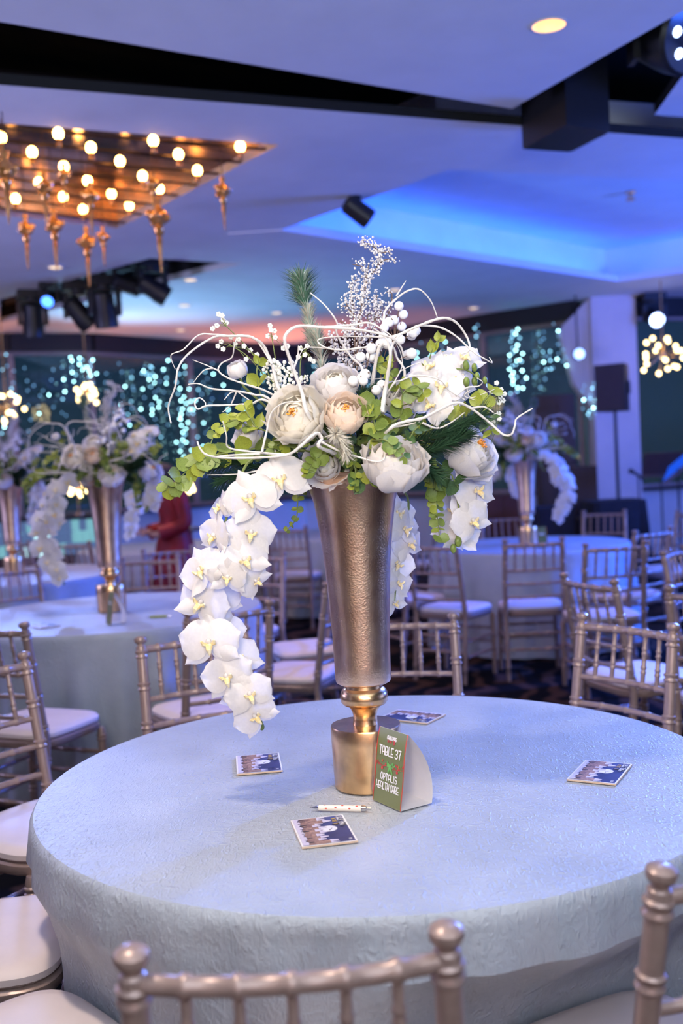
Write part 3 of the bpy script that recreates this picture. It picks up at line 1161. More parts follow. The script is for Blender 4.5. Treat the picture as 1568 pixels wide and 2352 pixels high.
# front table
chair(((-0.085), 1.184), math.radians(78 + 15), 'chair with five slats standing with its back square to the numbered table', t0)
chair_at(t0, 298, 1.05, 'chair with a knobbed post overlapping the numbered table cloth near the outlying postcard')
chair_at(t0, 222, 1.15, 'chair with only its ivory seat corner showing beside the numbered table skirt')
chair_at(t0, 187, 1.15, 'chair with broad cream cushion tucked against the numbered table, under the drooping orchid spray side')
chair_at(t0, 147, 1.40, 'chair pulled out from the numbered table, its mauve-lit cushion next to the broad cream one')
p, q = onz(318, 1462, 0.925), onz(565, 1433, 0.925)
chair((p + q) / 2, math.radians(-66), 'chair at the numbered table just below the tip of the long orchid cascade', t0)
p, q = onz(808, 1414, 0.925), onz(1035, 1408, 0.925)
chair((p + q) / 2, math.radians(-96), 'chair at the numbered table directly behind the tall gold vase', t0)
p, q = onz(1308, 1412, 0.925), onz(1516, 1438, 0.925)
chair(Vector(((p + q) / 2).to_2d()) + Vector((0.05, 0.04)), math.radians(215), 'silver chair at the numbered table beyond the postcard at the far rim', t0)
# second table on the left
chair((-1.39, 4.02), math.radians(66), 'chair facing the table with the green pen, mauve cushion turned outward', t1)
p = onz(617, 1375, 0.925)
chair((p.x - 0.15, p.y - 0.11), math.radians(123), 'blue-rimmed chair at the green pen table behind the orchid cascade', t1)
chair_at(t1, -20, 1.26, 'chair at the green pen table with its side rails beside the gold vase')
chair_at(t1, 17, 1.27, 'chair at the green pen table with a pale cushion behind the gold vase')
chair_at(t1, 128, 1.42, 'chair at the green pen table on the far side below the cyan bar')
chair_at(t1, 92, 1.40, 'chair at the green pen table on the far side below its flower arrangement')
chair_at(t1, 62, 1.42, 'chair at the green pen table between its vase and the woman in red')
# right table


def chair_px(px, y, face, label, table):
    p_ = aty(px, 1240, y)
    return chair((p_.x, p_.y), math.radians(face), label, table)


chair_px(1225, 6.65, 88, 'mauve chair with its back square to the blue table by the loudspeaker', t3)
chair_px(990, 6.75, 52, 'mauve chair turned diagonally towards the blue table by the loudspeaker', t3)
chair_px(872, 7.45, 30, 'chair with pink cushion beside the gold vase, facing the blue table', t3)
chair_px(1154, 9.3, -88, 'chair behind the blue table in front of the dark red sideboard', t3)
chair_px(1389, 9.3, -115, 'chair behind the blue table in front of the black equipment cloth', t3)
chair_px(1590, 8.6, 200, 'chair at the blue table end nearest the music stand', t3)
chair_px(1500, 6.95, 125, 'mauve chair at the blue table, next to the chair with white light between its slats', t3)
chair_px(1412, 6.1, 98, 'pale chair whose slats cross the blue table\'s cloth skirt', t3)
# table on the right edge
p, q = onz(1283, 1313, 0.925), onz(1425, 1330, 0.925)
chair((p + q) / 2, math.radians(22), 'bright blue-lit chair facing the brightly spotlit table', t5)
chair_px(1642, 3.95, 55, 'blue-lit chair turned diagonally to the brightly spotlit table', t5)
chair_px(1548, 5.55, -35, 'chair at the spotlit table with white light between its slats', t5)
# middle far table
chair_at(t4, -105, 1.35, 'chair standing at the shadowy far table seen between orchids and gold vase')
chair_at(t4, -60, 1.3, 'chair at the shadowy far table behind the gold vase')
chair_at(t4, -30, 1.3, 'chair at the shadowy far table beside the hanging eucalyptus strand')
# table behind the red dress
chair((-1.26, 7.5), math.radians(295), 'chair in front of the woman in red, turned sideways')
chair_at(t6, -38, 1.3, 'chair the woman in red stands behind', 20)
chair_at(t6, -115, 1.25, 'reddish chair back at the distant table next to the woman in red')
chair_at(t6, -150, 1.25, 'reddish chair back at the distant table below the cyan bar')

labs = [('pale blue crushed cloth on the table with the green table card', 'the tall card'), ('silver-blue cloth on the green pen table, blue streaks in its folds', 'the green pen'), ('cloth on the furthest table holding a vase, by the cyan bar', 'the furthest vase'), ('bright blue cloth on the table before the dark wood panel', 'the bright blue cloth'), ('dim lilac cloth on the bare far table under the windows', 'the dim lilac cloth'), ('pale cloth on the spotlit table at the music stand side', 'the spotlit cloth'), ('mauve cloth on the distant table beside the woman in red', 'the mauve cloth')]
for i, (key, c) in enumerate((t0, t1, t2, t3, t4, t5, t6)):
    table_cloth(c, SEATS.get(key, []), 11 + i * 3, 300 if i == 0 else 200, labs[i][0], i < 2)
    round_table(c, 'round folding banquet table hidden beneath ' + labs[i][1])

# ================================================================== vases
VASE = onz(846, 1806, TZ)
VASE.z = TZ + 0.0015


def vase(loc, label, s=1.0, lean=0.0):
    t = thing('trumpet_vase', label, 'vase', loc, 0, 'tall gold trumpet vases holding the centrepieces')
    t.rotation_euler = (0, lean, 0)
    a = MB()
    a.lathe([(0.0, 0.0), (0.068, 0.0), (0.0725, 0.004), (0.0735, 0.03), (0.0755, 0.10), (0.0758, 0.132), (0.0745, 0.136), (0.03, 0.1365), (0.0, 0.1365)], 48, cap=False)
    ob('drum_base', (a, BRASS), t)
    a = MB()
    a.lathe([(0.0275, 0.1366), (0.026, 0.145), (0.0255, 0.155), (0.028, 0.166), (0.034, 0.175), (0.036, 0.178), (0.046, 0.181), (0.0505, 0.187), (0.0515, 0.196), (0.0505, 0.206), (0.046, 0.213), (0.041, 0.217), (0.040, 0.226)], 40)
    ob('knop_stem', (a, BRASS), t)
    a = MB()
    pr = [(0.0, 0.2262), (0.052, 0.2262), (0.0585, 0.230), (0.0605, 0.237), (0.0608, 0.27), (0.0618, 0.32), (0.0645, 0.38), (0.068, 0.44), (0.0725, 0.50), (0.079, 0.56), (0.088, 0.62), (0.097, 0.65), (0.107, 0.678), (0.1085, 0.682), (0.106, 0.684), (0.096, 0.655), (0.085, 0.62), (0.07, 0.52), (0.055, 0.35), (0.0, 0.30)]
    a.lathe(pr, 56, cap=False)
    ob('trumpet', (a, GOLD), t)
    return t


vase(VASE, 'tall hammered gold trumpet vase on the numbered table, tent card leaning at its drum base', lean=0.002)
V1 = Vector((T1.x, T1.y, TZ + 0.0015))
V2 = Vector((T2.x, T2.y, TZ + 0.0015))
V3 = Vector((T3.x, T3.y, TZ + 0.0015))
vase(V1, 'gold trumpet vase standing on the table with the green pen')
vase(V2, 'dim bronze trumpet vase on the furthest vase table by the cyan bar')
vase(V3, 'gold trumpet vase on the bright blue table before the dark wood panel')

# ================================================================== cards and pens
NAVY = mat('print_navy', (0.030, 0.032, 0.095), 0.35, col2=(0.06, 0.075, 0.22), scale=14)
PMOON = mat('print_moon', (0.82, 0.80, 0.85), 0.35, var=0.03, scale=60)
PROOF = mat('print_snow', (0.62, 0.56, 0.68), 0.4, var=0.08, scale=200)
PHOUSE = mat('print_house', (0.20, 0.11, 0.10), 0.4, col2=(0.44, 0.27, 0.20), scale=140)
PDARK = mat('print_dark', (0.04, 0.035, 0.04), 0.4, var=0.3, scale=150)
PGOLD = mat('print_gold', (0.70, 0.46, 0.08), 0.4, var=0.1, scale=150)
PWHITE = mat('print_white', (0.86, 0.83, 0.80), 0.45, var=0.03, scale=100)


def ribbon(mb, pts, wd, m=0, fn=None, z=0.0):
    """flat strokes in the print plane, mapped through fn"""
    for (x0, y0), (x1, y1) in zip(pts[:-1], pts[1:]):
        d = Vector((x1 - x0, y1 - y0))
        if d.length < 1e-9:
            continue
        d.normalize()
        nn = Vector((-d.y, d.x)) * wd / 2
        e = d * wd * 0.42
        q = [(x0 - e.x + nn.x, y0 - e.y + nn.y), (x0 - e.x - nn.x, y0 - e.y - nn.y), (x1 + e.x - nn.x, y1 + e.y - nn.y), (x1 + e.x + nn.x, y1 + e.y + nn.y)]
        mb.add([fn(*p) if fn else (p[0], p[1], z) for p in q], [(0, 1, 2, 3)], m)


def arc(cx_, cy_, rx, ry, a0, a1, n=8):
    return [(cx_ + rx * math.cos(math.radians(a0 + (a1 - a0) * k / n)), cy_ + ry * math.sin(math.radians(a0 + (a1 - a0) * k / n))) for k in range(n + 1)]


GLYPH = {  # narrow hand-drawn deco capitals in a 0.5 x 1 box
    'T': [[(0, 1), (0.5, 1)], [(0.25, 1), (0.25, 0)]],
    'A': [[(0, 0), (0, 0.62)] + arc(0.24, 0.66, 0.24, 0.34, 180, 0) + [(0.48, 0)], [(0, 0.30), (0.48, 0.30)]],
    'B': [[(0, 0), (0, 1), (0.22, 1)] + arc(0.22, 0.68, 0.24, 0.32, 90, -90) + [(0.10, 0.36), (0.24, 0.36)] + arc(0.24, 0.18, 0.26, 0.18, 90, -90) + [(0, 0)]],
    'L': [[(0.04, 1), (0.04, 0), (0.42, 0)]],
    'E': [[(0.44, 1), (0.04, 1), (0.04, 0), (0.44, 0)], [(0.04, 0.34), (0.38, 0.34)]],
    '3': [arc(0.22, 0.74, 0.24, 0.26, 150, -80) + arc(0.22, 0.24, 0.27, 0.24, 90, -150)],
    '7': [[(0, 1), (0.48, 1), (0.30, 0.5), (0.26, 0)]],
    'O': [arc(0.26, 0.5, 0.26, 0.5, 0, 360, 16)],
    'P': [[(0.04, 0), (0.04, 0.96)], arc(0.10, 0.66, 0.36, 0.32, 95, -95)],
    'I': [[(0.12, 0), (0.12, 1)]],
    'S': [arc(0.22, 0.74, 0.22, 0.26, 40, 260) + arc(0.22, 0.25, 0.24, 0.25, 80, -140)],
    'H': [[(0.02, 1), (0.02, 0)], [(0.46, 1), (0.46, 0)], [(0.02, 0.28), (0.46, 0.28)]],
    'C': [arc(0.26, 0.5, 0.25, 0.5, 45, 315, 12)],
    'R': [[(0.04, 0), (0.04, 1), (0.2, 1)] + arc(0.2, 0.68, 0.24, 0.32, 90, -90) + [(0.06, 0.36), (0.46, 0)]],
    'M': [[(0, 0), (0.05, 1), (0.27, 0.4), (0.49, 1), (0.54, 0)]],
    'N': [[(0.02, 0), (0.02, 1), (0.44, 0), (0.44, 1)]],
    'D': [[(0.02, 0), (0.02, 1), (0.15, 1)] + arc(0.15, 0.5, 0.3, 0.5, 90, -90) + [(0.02, 0)]],
}


def write(mb, s, cx_, y, h, wd, m, fn, sx=1.0, gap=0.16, slant=0.0):
    adv = []
    for c in s:
        adv.append(0.30 if c == ' ' else (0.24 if c == 'I' else max(x for st in GLYPH[c] for x, _ in st)) + gap)
    tot = (sum(adv) - gap) * h * sx
    x = cx_ - tot / 2
    for c, ad in zip(s, adv):
        if c != ' ':
            for st in GLYPH[c]:
                ribbon(mb, [(x + px * h * sx, y + py * h + slant * px) for px, py in st], wd, m, fn)
        x += ad * h * sx


def postcard(px4, label, z=TZ, group=True):
    """px4: photo corners of the card; u runs along the long edge.  A booklet-thin printed card."""
    P4 = [onz(x, y, z + 0.004) for x, y in px4]
    o = P4[0]
    # right-angled card from the corner, the long and the short edge
    e1, e2 = P4[1] - P4[0], P4[3] - P4[0]
    c = sum(P4, Vector()) / 4
    e1 = ((P4[1] - P4[0]) + (P4[2] - P4[3])) / 2
    L_, W_ = 0.150, 0.105
    ang = math.atan2(e1.y, e1.x)
    t = thing('postcard', label, 'card', (c.x, c.y, z + 0.0022), ang, 'printed night-village postcards on the tables')
    a = MB()
    a.box((-L_ / 2, -W_ / 2, 0), (L_ / 2, W_ / 2, 0.0035))
    ob('card', a.mesh('card', mat('card_stock', (0.62, 0.44, 0.30), 0.7, var=0.05, scale=80), smooth=False), t)
    zt = 0.0038
    fn = lambda x, y: (x, y, fn.z)
    fn.z = zt
    pr = MB()
    pr.add([(-L_ / 2, -W_ / 2, zt), (L_ / 2, -W_ / 2, zt), (L_ / 2, W_ / 2, zt), (-L_ / 2, W_ / 2, zt)], [(0, 1, 2, 3)], 6)
    b = 0.0035
    zt = 0.0040
    pr.add([(-L_ / 2 + b, -W_ / 2 + b, zt), (L_ / 2 - b, -W_ / 2 + b, zt), (L_ / 2 - b, W_ / 2 - b, zt), (-L_ / 2 + b, W_ / 2 - b, zt)], [(0, 1, 2, 3)], 0)
    # moon
    zt = 0.0042
    mo = [(0.016 * math.cos(k * PI / 10) - 0.004, 0.016 * math.sin(k * PI / 10) + 0.012, zt) for k in range(20)]
    pr.add(mo, [tuple(range(20))], 1)
    # houses with snowy roofs along the bottom edge, a snow bank below
    r = random.Random(4)
    x = -L_ / 2 + b
    while x < L_ / 2 - b - 0.004:
        wd = min(r.uniform(0.008, 0.013), L_ / 2 - b - x)
        h = r.uniform(0.020, 0.034) + (0.014 if abs(x) > 0.05 else 0)
        y0 = -W_ / 2 + 0.014
        zt = 0.0044
        pr.add([(x, y0, zt), (x + wd, y0, zt), (x + wd, y0 + h, zt), (x, y0 + h, zt)], [(0, 1, 2, 3)], 3)
        zt = 0.0046
        pr.add([(x - 0.001, y0 + h, zt), (x + wd + 0.001, y0 + h, zt), (x + wd * 0.7, y0 + h + 0.016, zt), (x + wd * 0.3, y0 + h + 0.016, zt)], [(0, 1, 2, 3)], 2)
        if r.random() < 0.6:
            pr.add([(x + wd * 0.3, y0, zt), (x + wd * 0.75, y0, zt), (x + wd * 0.7, y0 + 0.012, zt), (x + wd * 0.35, y0 + 0.012, zt)], [(0, 1, 2, 3)], 4)
        x += wd + 0.0006
    zt = 0.0047
    bank = [(-L_ / 2 + b, -W_ / 2 + b, zt), (L_ / 2 - b, -W_ / 2 + b, zt)] + [(L_ / 2 - b - (L_ - 2 * b) * k / 14, -W_ / 2 + 0.014 + 0.003 * math.sin(k * 2.3), zt) for k in range(15)]
    pr.add(bank, [tuple(range(len(bank)))], 2)
    for k in range(9):
        x = -0.06 + 0.0145 * k + r.uniform(-0.003, 0.003)
        pr.add([(x, -W_ / 2 + 0.010, 0.0049), (x + 0.003, -W_ / 2 + 0.010, 0.0049), (x + 0.0022, -W_ / 2 + 0.018, 0.0049), (x + 0.0008, -W_ / 2 + 0.018, 0.0049)], [(0, 1, 2, 3)], 4)
    # title top left and the small mark top right
    fn.z = 0.0048
    write(pr, 'CHRISTMAS', -0.038, 0.036, 0.0115, 0.0016, 6, fn, 1.0, 0.12)
    write(pr, 'IN THE', -0.048, 0.0255, 0.0075, 0.0012, 5, fn, 1.0, 0.15)
    write(pr, 'D', -0.024, 0.0235, 0.0105, 0.0022, 5, fn, 1.3)
    for k in range(3):
        ribbon(pr, [(L_ / 2 - 0.016 + k * 0.003, W_ / 2 - 0.009), (L_ / 2 - 0.015 + k * 0.003, W_ / 2 - 0.014)], 0.0014, 6, fn)
    ribbon(pr, [(0.002, 0.014), (-0.004, 0.018)], 0.0009, 4, fn)
    ribbon(pr, [(0.003, 0.0125), (0.0055, 0.0122)], 0.002, 4, fn)
    ob('printed_face', pr.mesh('printed_face', [NAVY, PMOON, PROOF, PHOUSE, PDARK, PGOLD, PWHITE], smooth=False), t)
    return t


# corners listed so that the print's foot (snow bank) lies along edge 0-1
postcard([(671, 1876), (708, 1960), (821, 1947), (772, 1862)], 'postcard touched by the cream pen, in front of the tent card')
postcard([(546, 1728), (551, 1789), (645, 1781), (634, 1724)], 'postcard lying alone below the end of the orchid cascade')
postcard([(1452, 1745), (1396, 1813), (1297, 1805), (1362, 1738)], 'postcard lying by itself out towards the table rim near a chair post')
postcard([(1008, 1640), (892, 1632), (905, 1650), (985, 1663)], 'postcard lying behind the drum base of the front gold vase')
postcard([(60, 1437), (105, 1446), (140, 1438), (95, 1429)], 'blurred postcard on the table with the green pen')


def pen(p0, p1, barrel, label, dots=None):
    d = (p1 - p0)
    ln = d.length
    M = Matrix.Rotation(math.atan2(d.y, d.x), 4, 'Z')
    t = thing('ballpoint_pen', label, 'pen', p0)
    t.rotation_euler = (0, 0, math.atan2(d.y, d.x))
    R = Matrix.Rotation(PI / 2, 4, 'Y')
    k = ln / 0.14
    r = 0.0058
    metal = mat('chrome', (0.7, 0.68, 0.68), 0.15, 1.0, var=0.03, scale=20)
    a = MB()
    a.lathe([(0.0008, 0), (0.0012, 0.004 * k), (0.0045, 0.018 * k), (r, 0.020 * k)], 14, M=R)
    ob('tip', (a, metal), t)
    a = MB()
    a.lathe([(r, 0.0202 * k), (r * 1.08, 0.05 * k), (r * 1.08, 0.117 * k), (r, 0.1178 * k)], 16, M=R)
    bo = ob('barrel', (a, barrel), t)
    a = MB()
    a.lathe([(r * 0.9, 0.118 * k), (r * 0.95, 0.128 * k), (r * 0.6, 0.130 * k), (r * 0.45, 0.131 * k), (r * 0.45, 0.140 * k)], 14, M=R)
    ob('plunger', (a, metal), t)
    a = MB()
    a.box((0.085 * k, r * 0.9, 0.001), (0.125 * k, r * 1.25, 0.004))
    ob('clip', (a, metal), t)
    if dots:
        a = MB()
        for x, an in ((0.034, 20), (0.038, -50), (0.056, 40), (0.06, -35), (0.075, 10), (0.092, -45), (0.098, 35), (0.108, 0), (0.05, 95), (0.085, 80)):
            an = math.radians(an + 60)
            c = Vector((x * k, -r * 1.09 * math.cos(an), r * 1.09 * math.sin(an)))
            nn = Vector((0, c.y, c.z)).normalized()
            tx, ty = Vector((1, 0, 0)), nn.cross(Vector((1, 0, 0)))
            a.add([c + nn * 0.0002 + tx * 0.0028 * math.cos(j * PI / 3) + ty * 0.0016 * math.sin(j * PI / 3) for j in range(6)], [tuple(range(6))])
        ob('barrel_print', (a, dots), t)
    return t


p0, p1 = onz(712, 1851, TZ + 0.012), onz(852, 1858, TZ + 0.008)
p0.z = p1.z = TZ + 0.0085
pen(p0, p1, mat('ivory_barrel', (0.84, 0.74, 0.62), 0.35, var=0.02, scale=50), 'cream ballpoint pen with red printed motifs lying by the tent card', mat('print_red', (0.55, 0.06, 0.04), 0.5, var=0.2, scale=90))
p0, p1 = onz(336, 1418, TZ + 0.008), onz(392, 1415, TZ + 0.008)
p0.z = p1.z = TZ + 0.0085
pen(p0, p1, mat('green_barrel', (0.28, 0.32, 0.05), 0.4, var=0.05, scale=50), 'green pen lying on the rear table beside its gold vase')


# ================================================================== tent cards
def tent_card(pa, pb, pc, ridge_h, label, text=True):
    """pa-pb: foot of the printed face (left to right), pc: right foot of the back leaf"""
    wv = (pb - pa)
    wd = wv.length
    ux = wv.normalized()
    uy = Vector((-ux.y, ux.x, 0))          # towards the back leaf
    dp = max(0.03, (pc - pb).dot(uy))
    t = thing('tent_card', label, 'table card', pa)

    def face(u, v):                        # u 0..1 along foot, v 0..1 up the printed face
        s = min(1.0, max(0.0, v))
        off = dp * (0.36 * s ** 1.5 + 0.035 * math.sin(PI * s * 1.1)) + dp * 0.02 * math.sin(PI * 2 * s)
        return ux * (u * wd) + uy * off + Vector((0, 0, ridge_h * (s ** 0.96)))
    topo = face(0, 1)
    fn_n = lambda u, v: (face(u, v + 0.01) - face(u, v - 0.01)).cross(ux).normalized()
    th = 0.0007
    GREEN = mat('green_print', (0.14, 0.16, 0.045), 0.28, col2=(0.17, 0.18, 0.06), scale=8)
    fm = MB()
    N = 16
    for k in range(N + 1):
        for u in (0, 1):
            fm.v.append(tuple(face(u, k / N)))
    for k in range(N):
        fm.f.append((2 * k, 2 * k + 1, 2 * k + 3, 2 * k + 2))
        fm.m.append(0)
    b = len(fm.v)
    for k in range(N + 1):
        for u in (0, 1):
            q = face(u, k / N) + uy * 0.0008
            fm.v.append(tuple(q))
    for k in range(N):
        fm.f.append((b + 2 * k + 2, b + 2 * k + 3, b + 2 * k + 1, b + 2 * k))
        fm.m.append(1)
    ob('printed_leaf', fm.mesh('printed_leaf', [GREEN, WHITE]), t)
    bm_ = MB()
    foot = dp

    def back(s):                            # from ridge (0) to the rear foot (1), bulging outward
        p0_, p1_ = Vector((topo.dot(uy) + 0.0008, ridge_h)), Vector((foot, 0.001))
        ctl = Vector((foot * 1.22, ridge_h * 0.52))
        q = p0_ * (1 - s) ** 2 + ctl * 2 * s * (1 - s) + p1_ * s * s
        return uy * q.x + Vector((0, 0, q.y))
    for k in range(N + 1):
        for u in (0, wd):
            bm_.v.append(tuple(back(k / N) + ux * u))
    for k in range(N):
        bm_.f.append((2 * k, 2 * k + 1, 2 * k + 3, 2 * k + 2))
        bm_.m.append(0)
    ob('back_leaf', (bm_, WHITE), t)
    bs = MB()
    bs.add([Vector((0, 0, 0.001)), ux * wd + Vector((0, 0, 0.001)), ux * wd + uy * foot + Vector((0, 0, 0.001)), uy * foot + Vector((0, 0, 0.001))], [(0, 1, 2, 3)])
    ob('base_leaf', (bs, WHITE), t)
    # red edging and print, laid just above the printed face
    RIM = mat('print_rim_red', (0.62, 0.05, 0.03), 0.4, var=0.05, scale=60)
    GRN = mat('print_bow_green', (0.13, 0.38, 0.08), 0.4, var=0.25, scale=120)
    BER = mat('print_berry_red', (0.60, 0.03, 0.03), 0.4, var=0.2, scale=120)
    off = [0.0006]

    def pf(x, y):                           # x across in 0..1, y up in 0..1
        return tuple(face(x, y) + fn_n(x, y) * -off[0] if fn_n(x, y).dot(uy) > 0 else face(x, y) + fn_n(x, y) * off[0])
    asp = ridge_h / wd
    pm = MB()
    for x in (0.012, 0.988):
        for k in range(12):
            ribbon(pm, [(x, k / 12), (x, (k + 1) / 12)], 0.024, 0, pf)
    if text:
        sub = lambda fn: fn

        def fw_(x, y):                      # text drawn in units of card width
            return pf(x, y / asp)
        H = asp
        off[0] = 0.0009
        write(pm, 'CHRISTMAS', 0.50, 0.865 * H, 0.075 * H * 0.62, 0.016, 1, fw_, 1.0, 0.08, 0.0)
        write(pm, 'IN THE', 0.44, 0.825 * H, 0.030 * H, 0.010, 2, fw_, 1.1)
        write(pm, 'D', 0.60, 0.820 * H, 0.042 * H, 0.022, 2, fw_, 1.5)
        write(pm, 'TABLE 37', 0.49, 0.645 * H, 0.115 * H, 0.026, 1, fw_, 0.98, 0.14)
        write(pm, 'OPTALIS', 0.50, 0.31 * H, 0.088 * H, 0.023, 1, fw_, 1.12, 0.13)
        write(pm, 'HEALTH CARE', 0.48, 0.185 * H, 0.088 * H, 0.021, 1, fw_, 1.0, 0.12)
        y0 = 0.50 * H
        ribbon(pm, [(0.02, y0 + 0.05), (0.15, y0), (0.3, y0 - 0.02), (0.42, y0 + 0.02)], 0.014, 2, fw_)
        ribbon(pm, [(0.60, y0 + 0.02), (0.72, y0 - 0.02), (0.86, y0 - 0.01), (0.98, y0 + 0.03)], 0.014, 2, fw_)
        r = random.Random(3)
        for k in range(22):
            x = r.choice((r.uniform(0.03, 0.40), r.uniform(0.62, 0.97)))
            y = y0 + r.uniform(-0.055, 0.075)
            d = r.uniform(-0.05, 0.05)
            ribbon(pm, [(x, y), (x + 0.015 + d * 0.4, y + 0.03)], 0.022, 2 if k % 3 else 3, fw_)
        for x in (0.24, 0.76):
            ribbon(pm, [(x, y0 - 0.06), (x + 0.02, y0 - 0.06)], 0.05, 2, fw_)
        for st in ([(0.51, y0 + 0.02), (0.42, y0 + 0.09), (0.43, y0 - 0.0), (0.51, y0 + 0.02)], [(0.52, y0 + 0.02), (0.62, y0 + 0.09), (0.62, y0 - 0.0), (0.52, y0 + 0.02)], [(0.50, y0 + 0.01), (0.46, y0 - 0.13)], [(0.53, y0 + 0.01), (0.60, y0 - 0.12)], [(0.515, y0 + 0.0), (0.53, y0 - 0.09)]):
            ribbon(pm, st, 0.034, 3, fw_)
    else:
        write(pm, 'TABLE', 0.5, 0.6 * asp, 0.1 * asp, 0.03, 1, lambda x, y: pf(x, y / asp))
    ob('print', pm.mesh('print', [RIM, PWHITE, BER, GRN], smooth=False), t)
    return t


zc_ = TZ + 0.003
pa, pb, pc = [v_ + Vector((0.009, -0.014, 0)) for v_ in (onz(845, 1832, zc_), onz(909, 1860, zc_), onz(983, 1842, zc_))]
tent_card(pa, pb, pc, 0.150, 'green folded table card reading TABLE 37, standing against the gold drum base')
pa, pb, pc = onz(243, 1432, zc_), onz(256, 1436, zc_), onz(292, 1425, zc_)
pb = pa + (pb - pa).normalized() * 0.075
tent_card(pa, pb, pb + Vector((0.07, 0.03, 0)), 0.150, 'dark folded table card at the drum base of the rear vase by the green pen', False)
pa = onz(1235, 1258, zc_)
tent_card(pa, pa + Vector((0.075, 0.01, 0)), pa + Vector((0.07, 0.07, 0)), 0.150, 'small folded table card beside the vase on the bright blue table', False)

# ================================================================== flower centrepiece of the front table
ARR = []          # every stem of the front arrangement, for the rear tables' copies


def P(px, py, dy=0.0):
    return aty(px, py, VASE.y + dy)


def Z1(x, y, dy=0.0):
    return P(360 + x / 2.613, 530 + y / 2.613, dy)


def Z2(x, y, dy=0.0):
    return P(760 + x / 3.136, 530 + y / 3.136, dy)


def Z3(x, y, dy=0.0):
    return P(380 + x / 2.613, 980 + y / 2.613, dy)


MOUTH = VASE + Vector((0, 0, 0.66))
CAMDIR = Vector((0, -1, 0.05)).normalized()


def stem_thing(name, label, cat, loc, group=None):
    t = thing(name, label, cat, loc, 0, group)
    ARR.append(t)
    return t


def petal_mesh(name, L_, W_, p, cup, curl, m, nu=6, nv=4, ruffle=0.0, notch=0.0, q=0.62):
    """petal from its base at the origin up +Z, face towards -Y; cup lifts the rims, curl bends the tip"""
    mb = MB()
    for i in range(nu + 1):
        u = 0.5 - 0.5 * math.cos(PI * (0.04 + 0.96 * i / nu)) if i else 0.0
        wd = W_ * max(0.12 * (1 - u), max(0.0, math.sin(PI * min(1, u ** p * 0.97 + 0.03))) ** q, 0.10)
        for j in range(nv + 1):
            v_ = -1 + 2 * j / nv
            x = wd * v_
            z = L_ * u * (1 - notch * u * (1 - abs(v_))) - 0.10 * L_ * (v_ * v_) * (u ** 3)
            y = -cup * L_ * (v_ * v_) * math.sin(PI * min(1, u * 0.8 + 0.1)) - curl * L_ * u * u
            y += ruffle * L_ * math.sin(v_ * 5 + u * 3) * u * u
            mb.v.append((x, y, z))
    for i in range(nu):
        for j in range(nv):
            a = i * (nv + 1) + j
            mb.f.append((a, a + 1, a + nv + 2, a + nv + 1))
            mb.m.append(0)
    return mb.mesh(name, m)


ORCH_PETAL = [petal_mesh('petal', 0.49, 0.31, 0.80, -0.10, -0.10, PETAL, 8, 6, ruffle=0.03, q=0.46), petal_mesh('petal', 0.50, 0.32, 0.76, -0.14, -0.04, PETAL, 8, 6, ruffle=0.04, q=0.46), petal_mesh('petal', 0.47, 0.30, 0.80, -0.05, 0.10, PETAL, 8, 6, ruffle=0.05, q=0.46)]
ORCH_SEPAL = [petal_mesh('sepal', 0.50, 0.165, 0.85, -0.10, -0.12, PETAL), petal_mesh('sepal', 0.48, 0.155, 0.80, -0.12, 0.05, PETAL)]
lip = MB()
lip.ball((0, -0.07, 0.03), 0.05, 8, 6, 1, (0.9, 1.0, 1.0))
lip.tube([(0, -0.03, 0), (0, -0.10, -0.05), (0, -0.15, -0.10), (0, -0.13, -0.17)], [0.03, 0.055, 0.04, 0.012], 8, 0)
for s_ in (-1, 1):
    lip.tube([(s_ * 0.02, -0.05, -0.02), (s_ * 0.08, -0.10, 0.0), (s_ * 0.10, -0.15, 0.05)], [0.02, 0.035, 0.015], 6, 0)
LIP = lip.mesh('blossom', [YELLOW, PETAL])


def basis(nrm, roll=0.0):
    """matrix whose -Y looks along nrm, +Z up, rolled about nrm"""
    n_ = Vector(nrm).normalized()
    y = -n_
    z = Vector((0, 0, 1)) - y * y.z
    z = z.normalized() if z.length > 1e-3 else Vector((0, 1, 0))
    x = y.cross(z)
    B = Matrix((x, y, z)).transposed().to_4x4()
    return B @ Matrix.Rotation(roll, 4, 'Y')


def blossom(parent, origin, c, size, nrm, roll, r):
    M = Matrix.Translation(c - origin) @ basis(nrm, roll) @ Matrix.Scale(size * 1.12, 4)
    b = ob('blossom', LIP, parent, M)
    for s_ in (-1, 1):
        ob('petal', r.choice(ORCH_PETAL), b, Matrix.Translation((0, -0.012, 0)) @ Matrix.Rotation(s_ * (1.28 + r.uniform(-0.1, 0.1)), 4, 'Y') @ Matrix.Rotation(r.uniform(-0.15, 0.1), 4, 'X'))
    for an in (0.0, 2.2, -2.2):
        ob('sepal', r.choice(ORCH_SEPAL), b, Matrix.Translation((0, 0.012, 0)) @ Matrix.Rotation(an + r.uniform(-0.1, 0.1), 4, 'Y') @ Matrix.Rotation(r.uniform(-0.05, 0.15), 4, 'X'))


